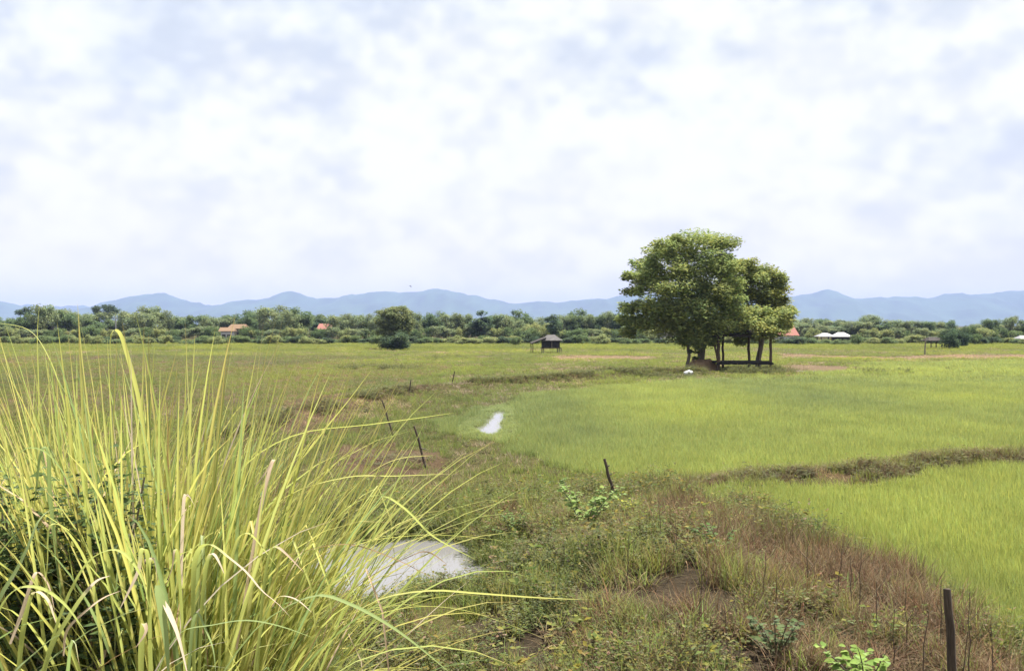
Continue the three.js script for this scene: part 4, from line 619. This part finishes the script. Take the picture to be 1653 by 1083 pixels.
{ // single leaves that stand out, each along its own curve: across, down, metres away
  const R = rng(2100), lone = (owner, pts, w, col) => {
    const P = new THREE.CatmullRomCurve3(pts.map(([x, y, d]) => spot(x, y, d).sub(owner.position)), false, 'centripetal').getPoints(20), g = new Geo(), e = P[P.length - 1].clone().sub(P[0]), side = V(-e.z, 0, e.x); if (side.lengthSq() < 1e-4 || Math.abs(e.y) > 3 * Math.hypot(e.x, e.z)) side.set(0.8, 0, 0.6);
    g.ribbon(P, taper(w), side.normalize(), { fold: 0.3, twist: (R() - 0.5) * 1.2, col: jit(R, col, 0.06, 0.03), rib: col.map((v) => v * 1.1), base: TAN.includes(col) && pts[0][1] > 1100 ? GREEN[2] : null, turn: 0.42 + 0.2 * R() }); mesh('leaf', g, M.blade, owner);
  };
  const A = GREEN[0], B = GREEN[1], Cc = COOL[1], T = TAN[0], T2 = TAN[2], S = RUST[0];
  for (const [o, pts, w, c] of [
    [drooping, [[170, 1180, 2.7], [155, 1000, 2.7], [139, 918, 2.68], [112, 868, 2.65], [90, 847, 2.63], [79, 850, 2.62], [75, 905, 2.6], [70, 965, 2.58]], 0.017, A],
    [drooping, [[-40, 1060, 2.55], [0, 963, 2.58], [25, 922, 2.6], [45, 881, 2.62], [61, 842, 2.66], [84, 822, 2.72], [112, 826, 2.78]], 0.017, Cc],
    [drooping, [[14, 1041, 2.5], [33, 992, 2.53], [51, 937, 2.56], [58, 925, 2.58], [75, 945, 2.6], [86, 990, 2.6]], 0.014, T],
    [drooping, [[60, 1130, 2.45], [82, 1045, 2.48], [110, 996, 2.5], [135, 959, 2.53], [155, 938, 2.56], [176, 930, 2.6]], 0.013, T2],
    [drooping, [[100, 1060, 2.5], [106, 1020, 2.5], [127, 996, 2.53], [164, 967, 2.58], [194, 954, 2.62]], 0.010, T],
    [drooping, [[312, 1120, 2.75], [311, 940, 2.72], [314, 905, 2.7], [322, 886, 2.68], [338, 880, 2.65], [368, 902, 2.6], [397, 926, 2.57], [421, 955, 2.55], [446, 975, 2.53], [468, 998, 2.5]], 0.015, T],
    [drooping, [[240, 1150, 2.75], [238, 950, 2.7], [234, 890, 2.68], [227, 888, 2.66], [222, 920, 2.63], [204, 959, 2.6], [190, 986, 2.58]], 0.012, T2],
    [drooping, [[252, 946, 2.5], [256, 965, 2.48], [261, 1000, 2.45], [267, 1045, 2.42], [271, 1110, 2.4]], 0.020, Cc],
    [drooping, [[262, 972, 2.48], [272, 995, 2.45], [284, 1025, 2.42], [303, 1100, 2.38]], 0.014, T2],
    [drooping, [[330, 1130, 2.7], [420, 1010, 2.65], [510, 963, 2.6], [564, 977, 2.55], [613, 1002, 2.5], [662, 1035, 2.45], [735, 1095, 2.4]], 0.014, Cc],
    [tall, [[430, 1150, 3.1], [520, 1040, 3.0], [600, 974, 2.9], [694, 955, 2.8], [768, 959, 2.75], [870, 966, 2.7], [948, 969, 2.65]], 0.011, B],
    [tall, [[470, 1130, 3.1], [540, 1030, 3.0], [621, 990, 2.9], [686, 980, 2.85], [752, 987, 2.8], [809, 1005, 2.75], [895, 1038, 2.7]], 0.009, A],
    [tall, [[430, 1120, 3.2], [520, 960, 3.15], [605, 869, 3.1], [662, 805, 3.05], [711, 763, 3.0], [760, 724, 2.95]], 0.014, B],
    [tall, [[300, 1000, 3.3], [380, 770, 3.25], [470, 705, 3.2], [596, 686, 3.15], [662, 677, 3.1], [737, 666, 3.05]], 0.009, A],
    [tall, [[340, 1050, 3.3], [440, 820, 3.2], [555, 772, 3.1], [640, 769, 3.05], [730, 765, 3.0]], 0.011, B],
    [tall, [[470, 1050, 3.1], [560, 890, 3.0], [660, 866, 2.95], [740, 866, 2.9], [832, 876, 2.85]], 0.009, A],
    [tall, [[420, 1100, 3.2], [540, 840, 3.1], [610, 800, 3.05], [653, 822, 3.0], [694, 863, 2.95], [727, 883, 2.92], [768, 904, 2.9]], 0.010, GREEN[2]],
    [tall, [[296, 1100, 3.4], [303, 800, 3.35], [308, 650, 3.3], [312, 590, 3.3], [314, 538, 3.3]], 0.013, B],
    [tall, [[170, 900, 3.5], [140, 650, 3.45], [130, 560, 3.45], [124, 482, 3.45]], 0.008, GREEN[3]],
    [tall, [[60, 900, 3.5], [62, 640, 3.5], [60, 540, 3.5], [63, 490, 3.5]], 0.011, A],
    [tall, [[250, 900, 3.3], [225, 660, 3.25], [203, 570, 3.2], [192, 538, 3.18], [184, 533, 3.16], [178, 545, 3.15], [181, 610, 3.12]], 0.014, B],
    [tall, [[120, 900, 3.3], [105, 660, 3.3], [75, 570, 3.25], [45, 532, 3.2], [-10, 520, 3.2]], 0.012, A],
    [tall, [[380, 1080, 3.3], [440, 820, 3.2], [520, 700, 3.15], [560, 650, 3.1], [602, 594, 3.05]], 0.011, B],
    [tall, [[400, 1100, 3.3], [500, 880, 3.2], [590, 770, 3.1], [640, 742, 3.05], [700, 735, 3.0]], 0.009, GREEN[3]],
    [tall, [[330, 1080, 3.4], [400, 780, 3.35], [430, 680, 3.3], [452, 590, 3.3]], 0.010, A],
    [tall, [[460, 1120, 3.1], [560, 960, 3.0], [660, 900, 2.95], [690, 892, 2.92], [722, 912, 2.9]], 0.008, S],
    [tall, [[450, 900, 3.1], [560, 880, 3.0], [640, 905, 2.95], [700, 935, 2.9]], 0.008, S],
    [drooping, [[246, 1170, 2.72], [240, 960, 2.7], [241, 905, 2.68], [246, 902, 2.66], [254, 951, 2.62]], 0.011, T2],
    [drooping, [[300, 1170, 2.75], [290, 950, 2.72], [284, 888, 2.7], [279, 890, 2.68], [276, 915, 2.66], [265, 949, 2.64]], 0.012, T],
    [drooping, [[318, 1170, 2.8], [326, 960, 2.78], [337, 897, 2.75], [344, 896, 2.73], [352, 908, 2.7], [361, 928, 2.68]], 0.010, T2],
    [drooping, [[410, 1150, 2.85], [426, 940, 2.8], [438, 886, 2.78], [446, 884, 2.76], [462, 896, 2.72], [490, 925, 2.68]], 0.010, T],
    [tall, [[350, 1120, 2.95], [360, 960, 2.92], [374, 900, 2.9], [386, 867, 2.88], [400, 862, 2.86], [413, 873, 2.84], [446, 916, 2.8]], 0.012, A],
    [drooping, [[400, 1160, 2.75], [425, 1000, 2.7], [446, 966, 2.68], [475, 968, 2.65], [503, 990, 2.62]], 0.010, T2],
    [drooping, [[300, 1170, 2.65], [308, 1020, 2.62], [316, 990, 2.6], [330, 1018, 2.56], [342, 1050, 2.52], [347, 1095, 2.5]], 0.008, Cc],
    [drooping, [[225, 1170, 2.6], [226, 1040, 2.58], [230, 1008, 2.56], [234, 1020, 2.54], [216, 1048, 2.52]], 0.013, T],
    [drooping, [[20, 1160, 2.6], [38, 1000, 2.56], [52, 958, 2.54], [74, 969, 2.5], [88, 1008, 2.47]], 0.013, T2],
    [tall, [[290, 1050, 3.0], [294, 850, 2.95], [298, 800, 2.93], [302, 800, 2.92], [316, 822, 2.9]], 0.012, T2],
    [tall, [[380, 1050, 3.1], [420, 820, 3.05], [438, 748, 3.02], [441, 743, 3.0], [426, 765, 2.97], [408, 789, 2.95]], 0.010, T],
    [drooping, [[230, 1150, 2.55], [286, 1025, 2.5], [340, 1011, 2.48], [397, 1003, 2.45], [450, 1012, 2.42], [505, 1031, 2.4]], 0.008, Cc],
    [drooping, [[-30, 1160, 2.4], [25, 1083, 2.42], [52, 1058, 2.44], [84, 1031, 2.47], [100, 1026, 2.5]], 0.018, Cc],
    [drooping, [[-60, 1130, 2.5], [-10, 1000, 2.5], [20, 955, 2.5], [60, 950, 2.48], [100, 975, 2.45], [135, 1020, 2.42]], 0.014, GREEN[2]],
    [drooping, [[40, 1170, 2.6], [110, 960, 2.58], [150, 900, 2.56], [190, 890, 2.54], [225, 930, 2.5], [240, 985, 2.47]], 0.013, GREEN[2]],
    [tall, [[200, 1000, 3.0], [120, 800, 2.95], [70, 730, 2.9], [40, 725, 2.88], [10, 760, 2.85], [-15, 830, 2.82]], 0.014, Cc],
    [tall, [[100, 1000, 3.0], [78, 800, 2.95], [73, 722, 2.93], [66, 728, 2.92], [58, 780, 2.9], [52, 828, 2.88]], 0.013, Cc],
  ]) lone(o, pts, w, c);
}
{ // a dark bush that the tall grass has grown round
  const p = spot(110, 1000, 3.15), R = rng(2200), t = thing('leafy_bush', 'dark small-leaved bush overgrown by the tall grass', 'bush'); t.position.set(p.x, height(p.x, p.z), p.z);
  const lf = new Geo();
  for (let s = 0; s < 60; s++) {
    const top = spot(-40 + 290 * R(), 735 + 300 * R() * R() + (s % 3) * 60, 2.95 + 0.5 * R()).sub(t.position), path = wobble(V((R() - 0.5) * 0.25, 0, (R() - 0.5) * 0.2), top, R, 8, 0.1);
    if (s < 14) { const g = new Geo(); g.tube(path, (f) => 0.007 * (1 - 0.6 * f), 5); mesh('stem', g, M.bark, t); }
    for (let k = 0; k < 95; k++) { const f = 2 + 6 * Math.sqrt(R()), i = Math.min(7, Math.floor(f)), q = path[i].clone().lerp(path[i + 1], f - i).add(V((R() - 0.5) * 0.12, (R() - 0.5) * 0.08, (R() - 0.5) * 0.12)), a = R() * 6.283, L = 0.022 + 0.028 * R(); lf.leaf(q, V(Math.cos(a), 0.4 * (R() - 0.7), Math.sin(a)).normalize(), V((R() - 0.5), 1, (R() - 0.5) + 0.2).normalize(), L, L * 0.5, jit(R, [0.07, 0.11, 0.03], 0.25, 0.08)); }
  }
  mesh('foliage', lf, M.leaf, t);
}
{ // thick growth on the embankment behind and under the clump
  const R = rng(2300), kinds2 = [tuft(2301, { n: 46, h: 0.95, w: 0.012, r: 0.22, lean: 0.8, droop: 1.5, seg: 6, cols: [[0.14, 0.18, 0.045], [0.18, 0.21, 0.05], [0.22, 0.16, 0.09], [0.12, 0.15, 0.04]] }), tuft(2302, { n: 40, h: 0.8, w: 0.011, r: 0.22, lean: 1.0, droop: 1.6, seg: 6, cols: [[0.13, 0.17, 0.045], [0.24, 0.17, 0.10], [0.16, 0.20, 0.05]] })];
  kinds2.forEach((g, n) => {
    const im = new THREE.InstancedMesh(g, M.blade, 170), q = new THREE.Quaternion(), m = new THREE.Matrix4(), c = new THREE.Color();
    for (let i = 0; i < 170; i++) { const d = 2.6 + 4.6 * R(), x = -0.55 - 0.1 * d - 2.6 * R(), s = 0.6 + 0.5 * R(); q.setFromAxisAngle(UP, R() * 6.283); im.setMatrixAt(i, m.compose(V(x, height(x, -d), -d), q, V(s, s * (0.7 + 0.4 * R()), s))); const k = 0.85 + 0.3 * R(); im.setColorAt(i, c.setRGB(k, k, k)); }
    im.name = numbered('bank_undergrowth'); tag(im, 'rough undergrowth covering the embankment under the tall grass', 'undergrowth', null, 'stuff'); scene.add(im);
  });
}

scene.traverse((o) => { if (o.isMesh) { o.castShadow = true; o.receiveShadow = true; } });
renderer.render(scene, camera);
